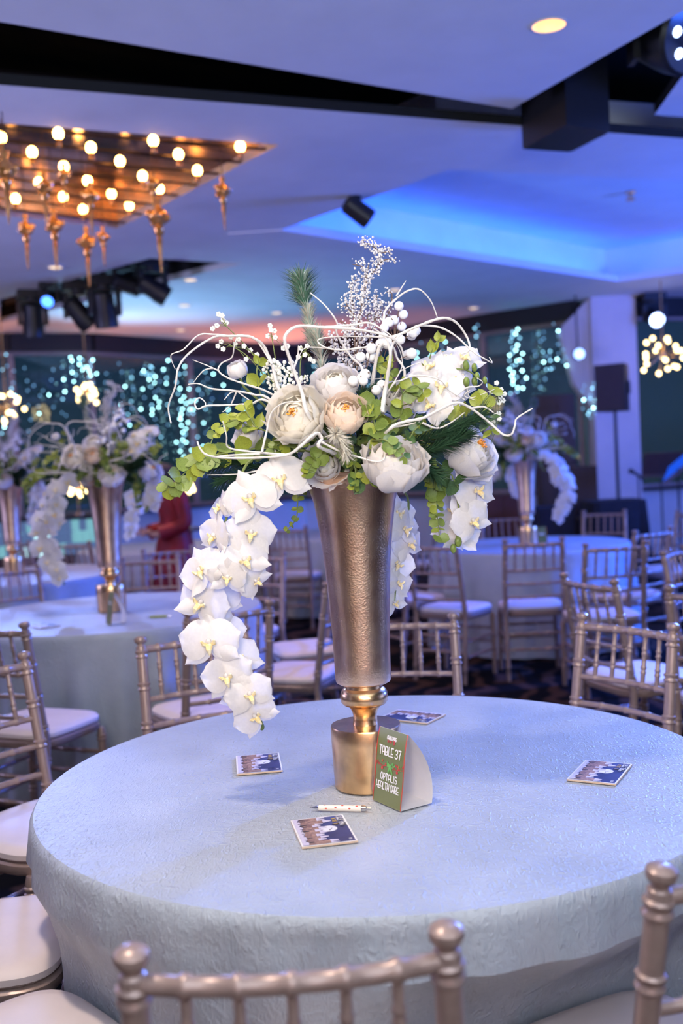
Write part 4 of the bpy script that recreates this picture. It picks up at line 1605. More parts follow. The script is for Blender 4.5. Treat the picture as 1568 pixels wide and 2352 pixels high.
def orchid(label, stem, flowers, buds=(), seed=1, tip=None):
    r = random.Random(seed)
    o = stem[0]
    t = stem_thing('orchid_spray', label, 'orchid', o, 'white orchid sprays')
    sp_ = smooth_path([p - o for p in stem], 6)
    a = MB()
    a.tube(sp_, [0.0032 - 0.0016 * k / len(sp_) for k in range(len(sp_))], 7)
    ob('stem', (a, STEM), t)
    for c, size, nrm, roll in flowers:
        blossom(t, o, c, size, nrm, roll, r)
        # pedicel to the nearest point of the stem
        near = min(sp_, key=lambda q: (q + o - c).length)
        a = MB()
        bk = c - o - Vector(nrm).normalized() * -0.0
        a.tube([near, (near + bk) / 2 + Vector((0, 0.012, 0.006)), bk + Vector(nrm).normalized() * -0.006], 0.0014, 5)
        ob('pedicel', (a, STEM), t)
    for c, s_ in buds:
        a = MB()
        a.ball(c - o, s_, 8, 6, sc=(0.8, 0.8, 1.2))
        ob('bud', (a, LEAF), t)


def N(dx=0.0, dz=0.0):
    return Vector((dx, -1, dz))


orchid('long white orchid cascade falling beside the front vase almost to the cloth', [MOUTH + Vector((-0.06, -0.05, 0.03)), Z3(560, 180, -0.09), Z3(420, 380, -0.10), Z3(300, 800, -0.09), Z3(270, 960, -0.08), Z3(325, 1160, -0.08), Z3(420, 1480, -0.08), Z3(540, 1690, -0.08), Z3(585, 1790, -0.08)],
       [(Z3(690, 320, -0.125), 0.118, N(-0.1, 0.15), -0.25), (Z3(515, 430, -0.135), 0.116, N(-0.2, 0.1), -0.35), (Z3(330, 490, -0.10), 0.080, N(-1.5, 0.4), -0.5), (Z3(510, 640, -0.12), 0.100, N(0.15, 0.0), 0.2),
        (Z3(300, 660, -0.11), 0.092, N(-0.9, 0.1), 0.2), (Z3(475, 805, -0.13), 0.104, N(0.25, 0.1), -0.4), (Z3(220, 870, -0.12), 0.105, N(-0.5, 0.2), -0.6), (Z3(375, 905, -0.14), 0.082, N(-0.1, -0.1), 0.1),
        (Z3(535, 925, -0.11), 0.078, N(0.8, -0.2), -0.9), (Z3(215, 1060, -0.11), 0.112, N(-0.25, 0.1), 0.5), (Z3(330, 1040, -0.06), 0.095, N(0.4, 0.1), -0.2), (Z3(265, 1300, -0.13), 0.122, N(-0.05, 0.1), -0.1),
        (Z3(355, 1230, -0.06), 0.09, N(0.3, 0.0), 0.3), (Z3(440, 1400, -0.09), 0.098, N(0.2, 0.2), -0.5), (Z3(370, 1500, -0.13), 0.106, N(-0.05, 0.0), -0.25), (Z3(440, 1620, -0.10), 0.090, N(-0.3, 0.0), 0.4),
        (Z3(505, 1610, -0.13), 0.098, N(0.2, 0.1), -0.3), (Z3(540, 1735, -0.12), 0.096, N(0.1, -0.1), -0.7)], [(Z3(578, 1800, -0.08), 0.007)], seed=3)
orchid('white orchid cascade with bare green stem on the pine side of the front vase', [MOUTH + Vector((0.07, 0.02, 0.05)), P(1000, 1060, 0.04), P(1040, 1120, 0.02), Z2(900, 1880, 0.0), Z2(930, 2100, 0.0), Z2(905, 2200, 0.0), Z2(890, 2280, 0.0)],
       [(Z2(1010, 1720, -0.01), 0.085, N(0.3, 0.2), 0.1), (Z2(1045, 1870, 0.0), 0.105, N(0.5, 0.1), -0.3), (Z2(880, 1830, 0.05), 0.09, N(-0.3, 0.0), 0.2), (Z2(1000, 1990, 0.02), 0.10, N(0.6, 0.1), 0.3), (Z2(890, 2010, 0.06), 0.10, N(-0.4, 0.1), -0.2),
        (Z2(1015, 2090, -0.01), 0.095, N(0.4, -0.1), -0.5), (Z2(870, 2150, 0.05), 0.095, N(-0.3, 0.0), 0.5), (Z2(930, 2190, 0.03), 0.09, N(0.1, 0.2), 0.1), (Z2(950, 1900, 0.07), 0.10, N(0, 0), 0.4)],
       [(Z2(915, 2240, -0.01), 0.010), (Z2(880, 2290, -0.01), 0.009)], seed=5)
orchid('white orchid spray hanging hidden behind the front vase', [MOUTH + Vector((0.05, 0.09, 0.02)), P(935, 1140, 0.15), P(925, 1240, 0.15), P(912, 1320, 0.14), P(905, 1390, 0.13)],
       [(P(928, 1215, 0.13), 0.095, N(0.7, 0), 0.2), (P(938, 1250, 0.15), 0.09, N(0.8, 0.1), -0.3), (P(912, 1295, 0.14), 0.085, N(0.4, -0.1), 0.6), (P(913, 1340, 0.13), 0.085, N(0.9, 0.2), 0.2), (P(904, 1385, 0.13), 0.07, N(0.6, 0), -0.4), (P(915, 1180, 0.14), 0.085, N(0.4, 0.3), 0.1)], seed=8)
orchid('upright white orchid spray with green buds above the pine', [MOUTH + Vector((0.06, 0.0, 0.08)), P(965, 960, 0.02), Z2(690, 1150, 0.0), Z2(800, 1020, -0.01), Z2(960, 1000, -0.02), Z2(1060, 1060, -0.03)],
       [(Z2(720, 990, -0.02), 0.10, N(-0.4, 0.8), 0.2), (Z2(830, 930, 0.02), 0.09, N(0.0, 1.3), 0.5), (Z2(950, 930, 0.01), 0.10, N(0.4, 0.9), -0.3), (Z2(790, 1130, -0.04), 0.11, N(0.0, 0.3), 0.15), (Z2(900, 1080, -0.02), 0.10, N(0.6, 0.4), -0.2),
        (Z2(720, 1250, -0.05), 0.10, N(-0.3, 0.1), 0.6), (Z2(860, 1180, -0.03), 0.09, N(0.3, 0.0), -0.5), (Z2(650, 1080, 0.0), 0.09, N(-0.6, 0.3), 0.0)],
       [(Z2(972, 970, -0.04), 0.0095), (Z2(1033, 985, -0.03), 0.008), (Z2(975, 1090, -0.05), 0.009), (Z2(1052, 1045, -0.04), 0.007), (Z2(1108, 1078, -0.03), 0.007), (Z2(1035, 1085, -0.03), 0.009)], seed=9)

def shell_petal(th_t, half, flare, ruff, m, seed, nu=6, nv=6):
    """petal lying on a unit sphere round the bloom's axis (+Z), its rounded rim at polar angle th_t"""
    r = random.Random(seed)
    mb = MB()
    ph = r.uniform(0, 6)
    for i in range(nu + 1):
        u = i / nu
        for j in range(nv + 1):
            v_ = -1 + 2 * j / nv
            top = th_t + 0.30 * abs(v_) ** 2.2 + 0.05 * math.sin(v_ * 4 + ph)
            th = 2.55 + (top - 2.55) * u
            az = v_ * half * (0.35 + 0.65 * math.sin(PI * 0.5 * min(1, u * 1.5)))
            rad = 1.0 + flare * u ** 5 + ruff * math.sin(v_ * 6 + ph) * u * u - 0.05 * (1 - v_ * v_) * (1 - u) + 0.035 * v_
            mb.v.append((rad * math.sin(th) * math.sin(az), rad * math.sin(th) * math.cos(az), rad * math.cos(th)))
    for i in range(nu):
        for j in range(nv):
            a = i * (nv + 1) + j
            mb.f.append((a, a + 1, a + nv + 2, a + nv + 1))
            mb.m.append(0)
    return mb.mesh('petal', m)


SHELLS = {}


def shells(kind, layers, open_):
    key = (kind, layers, round(open_, 2))
    if key not in SHELLS:
        out = []
        for k in range(layers):
            f = k / (layers - 1)
            th = (0.28 + 0.95 * f ** 1.3) * open_
            n_ = 3 + k
            m_ = {'r': ROSE, 'p': PEACH, 'w': ROSE if f < 0.45 else PETAL}[kind]
            rf = 0.05 if kind == 'w' else 0.02
            out.append((th, n_, [shell_petal(th + 0.08 * q, PI / n_ * 1.45, 0.10 + 0.16 * f, rf, m_, k * 7 + q) for q in range(2)]))
        SHELLS[key] = out
    return SHELLS[key]


def rose(label, c, rad, axis, kind='r', layers=6, open_=1.0, center=True, cat='rose', name='rose', seed=0):
    """layered bloom of nested cupped petals"""
    r = random.Random(seed)
    ax = Vector(axis).normalized()
    calyx = c - ax * rad * 0.8
    t = stem_thing(name, label, cat, calyx, 'white and ivory blooms of the centrepiece')
    Q = ax.to_track_quat('Z', 'Y').to_matrix().to_4x4()
    off = c - calyx
    for k, (th, n_, pm) in enumerate(shells(kind, layers, open_)):
        f = k / (layers - 1)
        R_ = rad * (0.26 + 0.74 * f)
        for j in range(n_):
            an = 2 * PI * (j + 0.37 * k) / n_ + r.uniform(-0.15, 0.15)
            M = Matrix.Translation(off + ax * (rad * 0.42 * (1 - f))) @ Q @ Matrix.Rotation(an, 4, 'Z') @ Matrix.Rotation(r.uniform(-0.10, 0.06), 4, 'X') @ Matrix.Scale(R_ * r.uniform(0.96, 1.05), 4) @ Matrix.Diagonal((1.04, 1.04, 0.80, 1))
            ob('petal', pm[j % 2], t, M)
    if center:
        a = MB()
        for j in range(18):
            an = r.uniform(0, 2 * PI)
            q = r.uniform(0.05, 0.24) * rad
            p0 = Vector((q * 0.3 * math.cos(an), q * 0.3 * math.sin(an), 0.3 * rad))
            p1 = Vector((q * math.cos(an), q * math.sin(an), 0.74 * rad))
            a.tube([off + Q @ p0, off + Q @ p1], [0.0008, 0.0018], 5)
        ob('stamens', (a, ORANGE), t)['kind'] = 'stuff'
    a = MB()
    s1_ = (MOUTH - calyx)
    a.tube([Vector((0, 0, 0)), -ax * 0.02, s1_ * 0.6 + Vector((0, 0.01, -0.01)), s1_], 0.0028, 6)
    a.lathe([(0.002, -0.01), (rad * 0.16, 0.0), (rad * 0.2, rad * 0.1)], 8, M=Q)
    ob('stem', (a, STEM), t)
    return t


rose('large open ivory ranunculus with orange heart at the front of the centrepiece', P(683, 960, -0.13), 0.054, (-0.25, -1, 0.35), 'r', 6, 0.74, name='ranunculus', cat='flower', seed=1)
rose('peach-tinted half-open rose between the ranunculus and eucalyptus', P(792, 955, -0.13), 0.040, (0.05, -0.9, 0.55), 'p', 5, 0.62, name='rose', seed=2)
rose('white rose standing above the peach one', P(771, 890, -0.06), 0.045, (-0.1, -0.8, 0.9), 'w', 5, 0.78, center=False, seed=3)
rose('big white peony nodding over the rim of the front vase', P(905, 1072, -0.15), 0.058, (0.12, -0.62, 0.70), 'w', 6, 0.72, name='peony', cat='peony', seed=4)
rose('white peony turned sideways beneath the pine branch', P(1076, 1040, -0.04), 0.055, (0.70, -0.55, 0.5), 'w', 6, 0.80, center=True, name='peony', cat='peony', seed=5)
rose('white rose mostly hidden by eucalyptus at the vase rim', P(748, 1068, -0.09), 0.040, (-0.1, -1, 0.2), 'w', 5, 0.9, center=False, seed=6)
rose('small closed white rosebud among the curly twigs', P(545, 852, -0.02), 0.021, (-0.3, -0.5, 1.0), 'w', 4, 0.35, center=False, name='rosebud', seed=7)
rose('small loose white lily-like bloom above the dark pine tuft', P(572, 1003, -0.05), 0.030, (-0.5, -0.7, 0.7), 'w', 4, 0.85, center=False, name='small_bloom', cat='flower', seed=8)
rose('white rose behind the lime eucalyptus rosette', P(915, 925, -0.02), 0.040, (0.0, -0.9, 0.6), 'w', 5, 0.9, center=False, seed=9)
rose('ivory rose deep behind the big ranunculus', P(728, 925, -0.01), 0.036, (0.2, -0.8, 0.7), 'r', 5, 0.9, center=False, seed=10)


def leaf_mesh(name, L_, W_, m, q=0.5, fold=0.10, curl=0.12, p=0.8):
    return petal_mesh(name, L_, W_, p, fold, curl, m, 5, 4, 0.0, q=q)


EUC = [leaf_mesh('leaf', 1.0, 0.50, LEAF, 0.5), leaf_mesh('leaf', 1.0, 0.54, LEAF, 0.48, 0.05, 0.2), leaf_mesh('leaf', 0.95, 0.48, LEAF3, 0.5)]
DARKL = [leaf_mesh('leaf', 1.0, 0.36, LEAF2, 0.75, 0.12, 0.15), leaf_mesh('leaf', 1.0, 0.42, LEAF2, 0.6, 0.05, 0.1)]
LIME = [leaf_mesh('leaf', 1.0, 0.34, LEAF3, 0.8, 0.12, 0.15), leaf_mesh('leaf', 1.0, 0.46, LEAF3, 0.55, 0.1, 0.1)]


def sprig(label, path, n, size, kinds, seed, name='eucalyptus_sprig', cat='foliage', spread=0.9, pair=True, tipsize=0.6, front=0.6):
    r = random.Random(seed)
    o = path[0]
    t = stem_thing(name, label, cat, o, 'eucalyptus and leaf sprigs of the centrepiece')
    sp_ = smooth_path([p - o for p in path], 8)
    a = MB()
    a.tube(sp_, [0.0022 - 0.0012 * k / len(sp_) for k in range(len(sp_))], 6)
    ob('stem', (a, STEM), t)
    for k in range(n):
        f = 0.12 + 0.88 * (k + 0.5) / n
        i = min(len(sp_) - 2, int(f * (len(sp_) - 1)))
        d = (sp_[i + 1] - sp_[i]).normalized()
        s_ = size * (1 - (1 - tipsize) * f) * r.uniform(0.85, 1.15)
        for sd in ((-1, 1) if pair else (r.choice((-1, 1)),)):
            side = d.cross(CAMDIR).normalized() * sd
            rotd = Matrix.Rotation(r.uniform(-0.9, 0.9), 3, d)
            side = rotd @ side
            ld = (side * spread + d * r.uniform(0.15, 0.6)).normalized()
            nn = (CAMDIR * front + Vector((r.uniform(-0.5, 0.5), r.uniform(-0.3, 0.1), r.uniform(-0.1, 0.7))))
            nn = (nn - ld * nn.dot(ld)).normalized()
            y = -nn
            x = y.cross(ld)
            M = Matrix.Translation(sp_[i]) @ Matrix((x, y, ld)).transposed().to_4x4() @ Matrix.Scale(s_, 4)
            ob('leaf', r.choice(kinds), t, M)
    return t


sprig('eucalyptus sprig with big round leaves reaching out low over the chairs', [MOUTH + Vector((-0.04, -0.04, 0.06)), P(620, 1030, -0.07), P(520, 1040, -0.08), P(455, 1060, -0.09), P(415, 1095, -0.09), P(378, 1128, -0.09)], 11, 0.036, EUC, 1, tipsize=0.9)
sprig('short eucalyptus sprig with pointed tips under the curly twigs', [MOUTH + Vector((-0.04, -0.02, 0.08)), P(590, 985, -0.06), P(540, 965, -0.07), P(500, 985, -0.07), P(480, 1030, -0.08)], 8, 0.030, EUC + LIME, 2)
sprig('pair of lime leaves beside the ranunculus', [MOUTH + Vector((-0.03, -0.03, 0.08)), P(610, 990, -0.09), P(575, 960, -0.10), P(560, 930, -0.10)], 4, 0.042, LIME, 3, name='leafy_sprig', spread=0.6)
sprig('lime leaf twig behind the small rosebud', [MOUTH + Vector((-0.02, 0.0, 0.10)), P(620, 930, -0.02), P(590, 860, -0.03), P(600, 820, -0.03)], 3, 0.040, LIME, 4, name='leafy_sprig', spread=0.5)
sprig('stacked round eucalyptus strand in the middle under the peach rose', [MOUTH + Vector((0.0, -0.06, 0.10)), P(845, 930, -0.13), P(862, 985, -0.14), P(872, 1050, -0.14), P(850, 1110, -0.13)], 11, 0.036, EUC, 5, tipsize=0.7)
sprig('lime eucalyptus rosette under the white upright stick', [MOUTH + Vector((0.02, -0.04, 0.10)), P(915, 960, -0.08), P(925, 905, -0.10), P(955, 885, -0.10), P(975, 910, -0.10)], 8, 0.034, [EUC[0], EUC[2], EUC[1]], 6)
sprig('small upright eucalyptus tip between berries and orchids', [MOUTH + Vector((0.03, 0.0, 0.12)), P(905, 900, -0.03), P(890, 850, -0.05), P(868, 835, -0.05), P(905, 830, -0.06)], 7, 0.026, [EUC[2], EUC[0]], 7)
sprig('eucalyptus strand hanging straight down beside the bare orchid stem', [MOUTH + Vector((0.06, 0.0, 0.05)), P(985, 1080, -0.03), P(1000, 1130, -0.03), P(1003, 1180, -0.03), P(1010, 1245, -0.03)], 13, 0.030, EUC, 8, tipsize=0.7)
sprig('eucalyptus tuft spilling over the middle of the vase rim', [MOUTH + Vector((0.0, -0.06, 0.06)), P(790, 1040, -0.13), P(815, 1075, -0.14), P(812, 1130, -0.13)], 9, 0.026, EUC, 9, tipsize=0.6)
sprig('eucalyptus bunch beside the nodding orchid at the rim', [MOUTH + Vector((-0.02, -0.06, 0.06)), P(740, 1045, -0.13), P(715, 1065, -0.14), P(705, 1095, -0.14)], 8, 0.028, EUC, 10)
sprig('eucalyptus leaves tucked under the ranunculus', [MOUTH + Vector((-0.02, -0.05, 0.05)), P(680, 1030, -0.10), P(640, 1020, -0.11), P(625, 1045, -0.11)], 6, 0.032, EUC + DARKL, 11)
sprig('thin eucalyptus twig dangling behind the orchid cascade', [MOUTH + Vector((-0.06, 0.02, 0.0)), P(690, 1130, 0.03), P(680, 1190, 0.03), P(655, 1220, 0.03)], 7, 0.018, EUC, 12)
sprig('small-leaved twig with brown stem across the big peony', [MOUTH + Vector((0.02, -0.07, 0.08)), P(880, 1010, -0.19), P(905, 1030, -0.20), P(935, 1055, -0.20)], 6, 0.026, [LEAF and DARKL[1], EUC[0]], 13, name='leafy_sprig')
sprig('blue-green leaf twig above the big peony', [MOUTH + Vector((0.03, -0.06, 0.08)), P(930, 1010, -0.12), P(950, 990, -0.13), P(970, 970, -0.13)], 4, 0.034, [DARKL[1], DARKL[0]], 14, name='leafy_sprig')
sprig('lime pointed-leaf branch leaning out past the orchids', [MOUTH + Vector((0.06, -0.02, 0.08)), P(1040, 970, -0.05), P(1100, 930, -0.06), P(1135, 895, -0.06)], 6, 0.048, LIME, 15, name='leafy_sprig', spread=0.7)
sprig('drooping green leaves beside the sideways peony', [MOUTH + Vector((0.06, -0.02, 0.08)), P(1080, 950, -0.05), P(1120, 965, -0.06), P(1130, 1000, -0.06)], 4, 0.045, LIME + DARKL, 16, name='leafy_sprig', spread=0.6)
sprig('dark broad leaves hanging over the gold rim', [MOUTH + Vector((0.0, -0.05, 0.05)), P(815, 1070, -0.12), P(825, 1095, -0.125), P(838, 1112, -0.125)], 3, 0.045, [DARKL[1]], 17, name='leafy_sprig')
sprig('green heart-shaped leaf pair under the sideways peony', [MOUTH + Vector((0.06, -0.01, 0.05)), P(1020, 1085, -0.03), P(1040, 1100, -0.035), P(1052, 1120, -0.035)], 2, 0.050, DARKL, 18, name='leafy_sprig')
sprig('long blade leaves above the upright orchids', [MOUTH + Vector((0.06, 0.02, 0.10)), P(970, 880, 0.02), P(990, 810, 0.0), P(1010, 775, 0.0)], 4, 0.040, [LIME[0]], 19, name='leafy_sprig', spread=0.25)
fill = [(640, 990), (700, 1010), (760, 1000), (820, 1010), (880, 990), (940, 1010), (1000, 1000), (660, 930), (740, 940), (850, 920), (960, 950), (620, 1040), (780, 1050), (930, 1050)]
for k, (px, py) in enumerate(fill):
    sprig('dark green filler leaves deep inside the centrepiece', [MOUTH + Vector((0.0, 0.0, 0.02)), MOUTH.lerp(P(px, py, 0.0), 0.6), P(px, py, -0.02 - 0.03 * (k % 2))], 6, 0.042, DARKL + [EUC[0]], 30 + k, name='filler_sprig', spread=0.9)


def pine(label, path, n, ln, m, seed, spread=0.9, fr=0.05, frost=None, name='pine_sprig', width=0.0012):
    r = random.Random(seed)
    o = path[0]
    t = stem_thing(name, label, 'pine', o, 'pine sprigs of the centrepiece')
    sp_ = smooth_path([p - o for p in path], 10)
    a = MB()
    a.tube(sp_, 0.0018, 6)
    ob('stem', (a, TWIG), t)
    nb = MB()
    for k in range(n):
        f = fr + (1 - fr) * r.random()
        i = min(len(sp_) - 2, int(f * (len(sp_) - 1)))
        d = (sp_[i + 1] - sp_[i]).normalized()
        u = d.orthogonal().normalized()
        u = Matrix.Rotation(r.uniform(0, 2 * PI), 3, d) @ u
        tip = sp_[i] + (u * spread + d * r.uniform(0.5, 1.1)).normalized() * ln * r.uniform(0.65, 1.1)
        sd = u.cross(d).normalized() * width
        md = (sp_[i] + tip) / 2 + d * 0.002
        nb.add([sp_[i] - sd, sp_[i] + sd, md + sd, tip, md - sd], [(0, 1, 2, 4), (4, 2, 3)], 1 if frost and r.random() < 0.4 else 0)
    ob('needles', nb.mesh('needles', [m, frost or m], smooth=False), t)['kind'] = 'stuff'


pine('dark green pine branch fanning out above the sideways peony', [MOUTH + Vector((0.06, -0.02, 0.05)), P(970, 1012, -0.11), P(1040, 985, -0.12), P(1100, 955, -0.12)], 800, 0.046, PINE, 1, 0.7)
pine('second dark pine branch beneath the first', [MOUTH + Vector((0.06, -0.02, 0.04)), P(965, 1040, -0.11), P(1025, 1020, -0.12), P(1065, 1000, -0.12)], 700, 0.046, PINE, 2, 0.8)
pine('dark pine tuft pointing down behind the big peony', [MOUTH + Vector((0.05, -0.01, 0.04)), P(955, 1055, -0.10), P(980, 1075, -0.11), P(1000, 1090, -0.11)], 600, 0.042, PINE, 3, 0.8)
pine('dark pine tuft beside the orchid cascade top', [MOUTH + Vector((-0.05, -0.02, 0.05)), P(600, 1070, -0.05), P(540, 1060, -0.06), P(490, 1070, -0.07)], 600, 0.042, PINE, 4, 0.8)
pine('ragged dark pine tip below the orchid cascade top', [MOUTH + Vector((-0.05, -0.02, 0.04)), P(590, 1090, -0.05), P(540, 1095, -0.05), P(505, 1105, -0.05)], 480, 0.038, PINE, 5, 0.8)
pine('dark pine tuft among berries above the peach rose', [MOUTH + Vector((0.01, -0.02, 0.08)), P(840, 950, -0.06), P(830, 910, -0.07), P(850, 895, -0.07)], 220, 0.034, PINE, 6, 0.6)
pine('frosted green pine tip standing tallest over the twigs', [MOUTH + Vector((-0.02, 0.02, 0.10)), P(735, 850, 0.03), P(716, 740, 0.03), P(700, 700, 0.03), P(690, 640, 0.03)], 620, 0.056, mat('frost_green', (0.10, 0.21, 0.13), 0.6, var=0.3, scale=30), 7, 1.25, 0.74, FROST)
pine('pale frosted pine sprig under the tallest tip', [MOUTH + Vector((-0.02, 0.02, 0.10)), P(740, 850, 0.02), P(715, 770, 0.02), P(708, 715, 0.02)], 520, 0.036, DRYPINE, 8, 0.7, 0.45, FROST)
pine('pale snow-dusted pine sprig behind the arching white twig', [MOUTH + Vector((-0.02, 0.02, 0.10)), P(745, 880, 0.0), P(735, 800, 0.0), P(728, 770, 0.0)], 480, 0.034, DRYPINE, 9, 0.7, 0.35, FROST)
pine('straw-coloured dusty pine tuft below the peach rose', [MOUTH + Vector((0.0, -0.05, 0.08)), P(770, 995, -0.18), P(786, 1015, -0.19), P(795, 1045, -0.19)], 480, 0.028, DRYPINE, 10, 0.8, 0.2)


def snow_twig(label, paths, n, seed, size=0.0028, m=SNOW, st=TWIG, jitter=0.010, name='snowy_twig'):
    r = random.Random(seed)
    o = paths[0][0]
    t = stem_thing(name, label, 'twig', o, 'snowy and flowering twigs of the centrepiece')
    a = MB()
    nb = MB()
    for path in paths:
        sp_ = smooth_path([p - o for p in path], 6)
        a.tube(sp_, [0.0016 - 0.0008 * k / len(sp_) for k in range(len(sp_))], 5)
        ln = sum((sp_[k + 1] - sp_[k]).length for k in range(len(sp_) - 1))
        for k in range(int(n * ln / 0.1)):
            f = r.random()
            if f < 0.2 and path is paths[0]:
                continue
            q = sp_[int(f * (len(sp_) - 1))] + Vector((r.gauss(0, 1), r.gauss(0, 1), r.gauss(0, 1))) * jitter * 0.6
            nb.ball(q, size * r.uniform(0.5, 1.1), 5, 4)
    ob('stem', (a, st), t)
    ob('snow_clumps', (nb, m), t)['kind'] = 'stuff'


snow_twig('tall snow-covered twig forking at the very top of the centrepiece', [[MOUTH + Vector((0.01, 0.02, 0.1)), Z2(190, 850, 0.02), Z2(200, 660, 0.02), Z2(235, 470, 0.02), Z2(265, 350, 0.02), Z2(330, 260, 0.02), Z2(345, 160, 0.02), Z2(280, 100, 0.02), Z2(210, 75, 0.02)], [Z2(330, 260, 0.02), Z2(385, 210, 0.02), Z2(470, 205, 0.02)], [Z2(340, 170, 0.02), Z2(410, 150, 0.02), Z2(425, 170, 0.02)], [Z2(255, 360, 0.02), Z2(235, 270, 0.02), Z2(150, 240, 0.02)], [Z2(220, 500, 0.02), Z2(250, 400, 0.02), Z2(270, 240, 0.02)]], 90, 1)
snow_twig('snowy twig with short side spurs beside the tall forked one', [[MOUTH + Vector((0.0, 0.02, 0.1)), Z2(170, 880, 0.03), Z2(165, 650, 0.03), Z2(155, 500, 0.03), Z2(150, 390, 0.03), Z2(190, 350, 0.03)], [Z2(165, 600, 0.03), Z2(100, 545, 0.03), Z2(70, 545, 0.03)], [Z2(120, 550, 0.03), Z2(95, 480, 0.03)], [Z2(160, 700, 0.03), Z2(60, 650, 0.03)], [Z2(200, 640, 0.03), Z2(240, 540, 0.03), Z2(280, 470, 0.03)]], 80, 2)
snow_twig('dark-stemmed snowy twig behind the berries', [[MOUTH + Vector((0.02, 0.02, 0.1)), Z2(270, 850, 0.04), Z2(300, 680, 0.04), Z2(330, 560, 0.04), Z2(325, 450, 0.04)], [Z2(310, 650, 0.04), Z2(360, 580, 0.04), Z2(375, 510, 0.04)], [Z2(300, 700, 0.04), Z2(260, 620, 0.04), Z2(290, 590, 0.04)], [Z2(330, 640, 0.04), Z2(410, 600, 0.04), Z2(440, 460, 0.04), Z2(400, 440, 0.04)]], 60, 3, 0.003)
snow_twig('bushy snowy heather in the middle behind the white rose', [[MOUTH + Vector((0.0, 0.02, 0.1)), P(800, 860, 0.03), P(795, 790, 0.03), P(800, 750, 0.03)], [P(800, 850, 0.03), P(825, 800, 0.03), P(835, 760, 0.03)], [P(800, 850, 0.03), P(770, 800, 0.03), P(765, 770, 0.03)], [P(810, 840, 0.03), P(850, 830, 0.03), P(870, 790, 0.03)]], 90, 4, 0.0034)
GYP = mat('tiny_white_flower', (0.85, 0.82, 0.70), 0.7, var=0.05, scale=60)
snow_twig('white heather spikes standing left of the arching twig base', [[MOUTH + Vector((-0.03, 0.0, 0.1)), P(660, 920, -0.02), P(640, 860, -0.02), P(628, 825, -0.02)], [P(660, 920, -0.02), P(665, 860, -0.02), P(670, 830, -0.02)], [P(650, 900, -0.02), P(620, 870, -0.02), P(612, 840, -0.02)], [P(670, 920, -0.02), P(690, 880, -0.02), P(700, 860, -0.02)]], 75, 5, 0.0042, GYP, STEM, name='heather_sprig')
for k, (lab, main, heads) in enumerate((
        ('baby\'s breath stalk with white heads above the left curly arch', [P(610, 850, 0.0), P(560, 790, 0.0), P(505, 735, 0.0)], [(502, 722), (512, 735), (498, 748), (520, 742), (488, 755), (510, 725)]),
        ('baby\'s breath spray in the middle above the curly arch', [P(640, 880, 0.0), P(630, 810, 0.0), P(622, 765, 0.0)], [(620, 748), (630, 760), (615, 772), (632, 775), (622, 758), (650, 800), (660, 795)]),
        ('baby\'s breath spray tangled in the curly arch', [P(620, 880, 0.0), P(570, 820, 0.0), P(525, 790, 0.0)], [(500, 795), (512, 802), (540, 790), (560, 795), (548, 780), (575, 805), (530, 775), (590, 815), (565, 825), (508, 785)]),
        ('baby\'s breath spray beside the arching twig base', [P(690, 900, 0.0), P(690, 830, 0.0), P(705, 800, 0.0)], [(700, 815), (712, 825), (690, 800), (720, 830), (705, 795), (685, 820)]),
        ('baby\'s breath spray at the lime leaf branch end', [P(1080, 930, -0.02), P(1120, 920, -0.03), P(1150, 905, -0.03)], [(1150, 895), (1158, 905), (1145, 925), (1155, 920), (1140, 880), (1128, 900), (1148, 912), (1135, 958), (1145, 950)]),
        ('baby\'s breath spray beside the sideways peony', [P(1080, 960, -0.02), P(1130, 980, -0.02), P(1140, 990, -0.02)], [(1138, 955), (1146, 962), (1122, 1040), (1125, 1030), (1132, 970)]))):
    r = random.Random(60 + k)
    o = main[0]
    t = stem_thing('gypsophila_sprig', lab, 'flower', o, 'baby\'s breath sprigs of the centrepiece')
    a = MB()
    mp_ = smooth_path([p - o for p in main], 6)
    a.tube([MOUTH - o] + mp_, 0.0011, 5)
    nb = MB()
    for hx, hy in heads:
        q = P(hx, hy, r.uniform(-0.03, 0.02)) - o
        a.tube([mp_[-3], (mp_[-3] + q) / 2 + Vector((0, 0, 0.004)), q], 0.0006, 4)
        for j in range(5):
            an = 2 * PI * j / 5
            nb.ball(q + Vector((0.0032 * math.cos(an), -0.001, 0.0032 * math.sin(an))), 0.0028, 5, 4, sc=(1, 0.6, 1))
    ob('stem', (a, STEM), t)
    ob('florets', (nb, GYP), t)['kind'] = 'stuff'

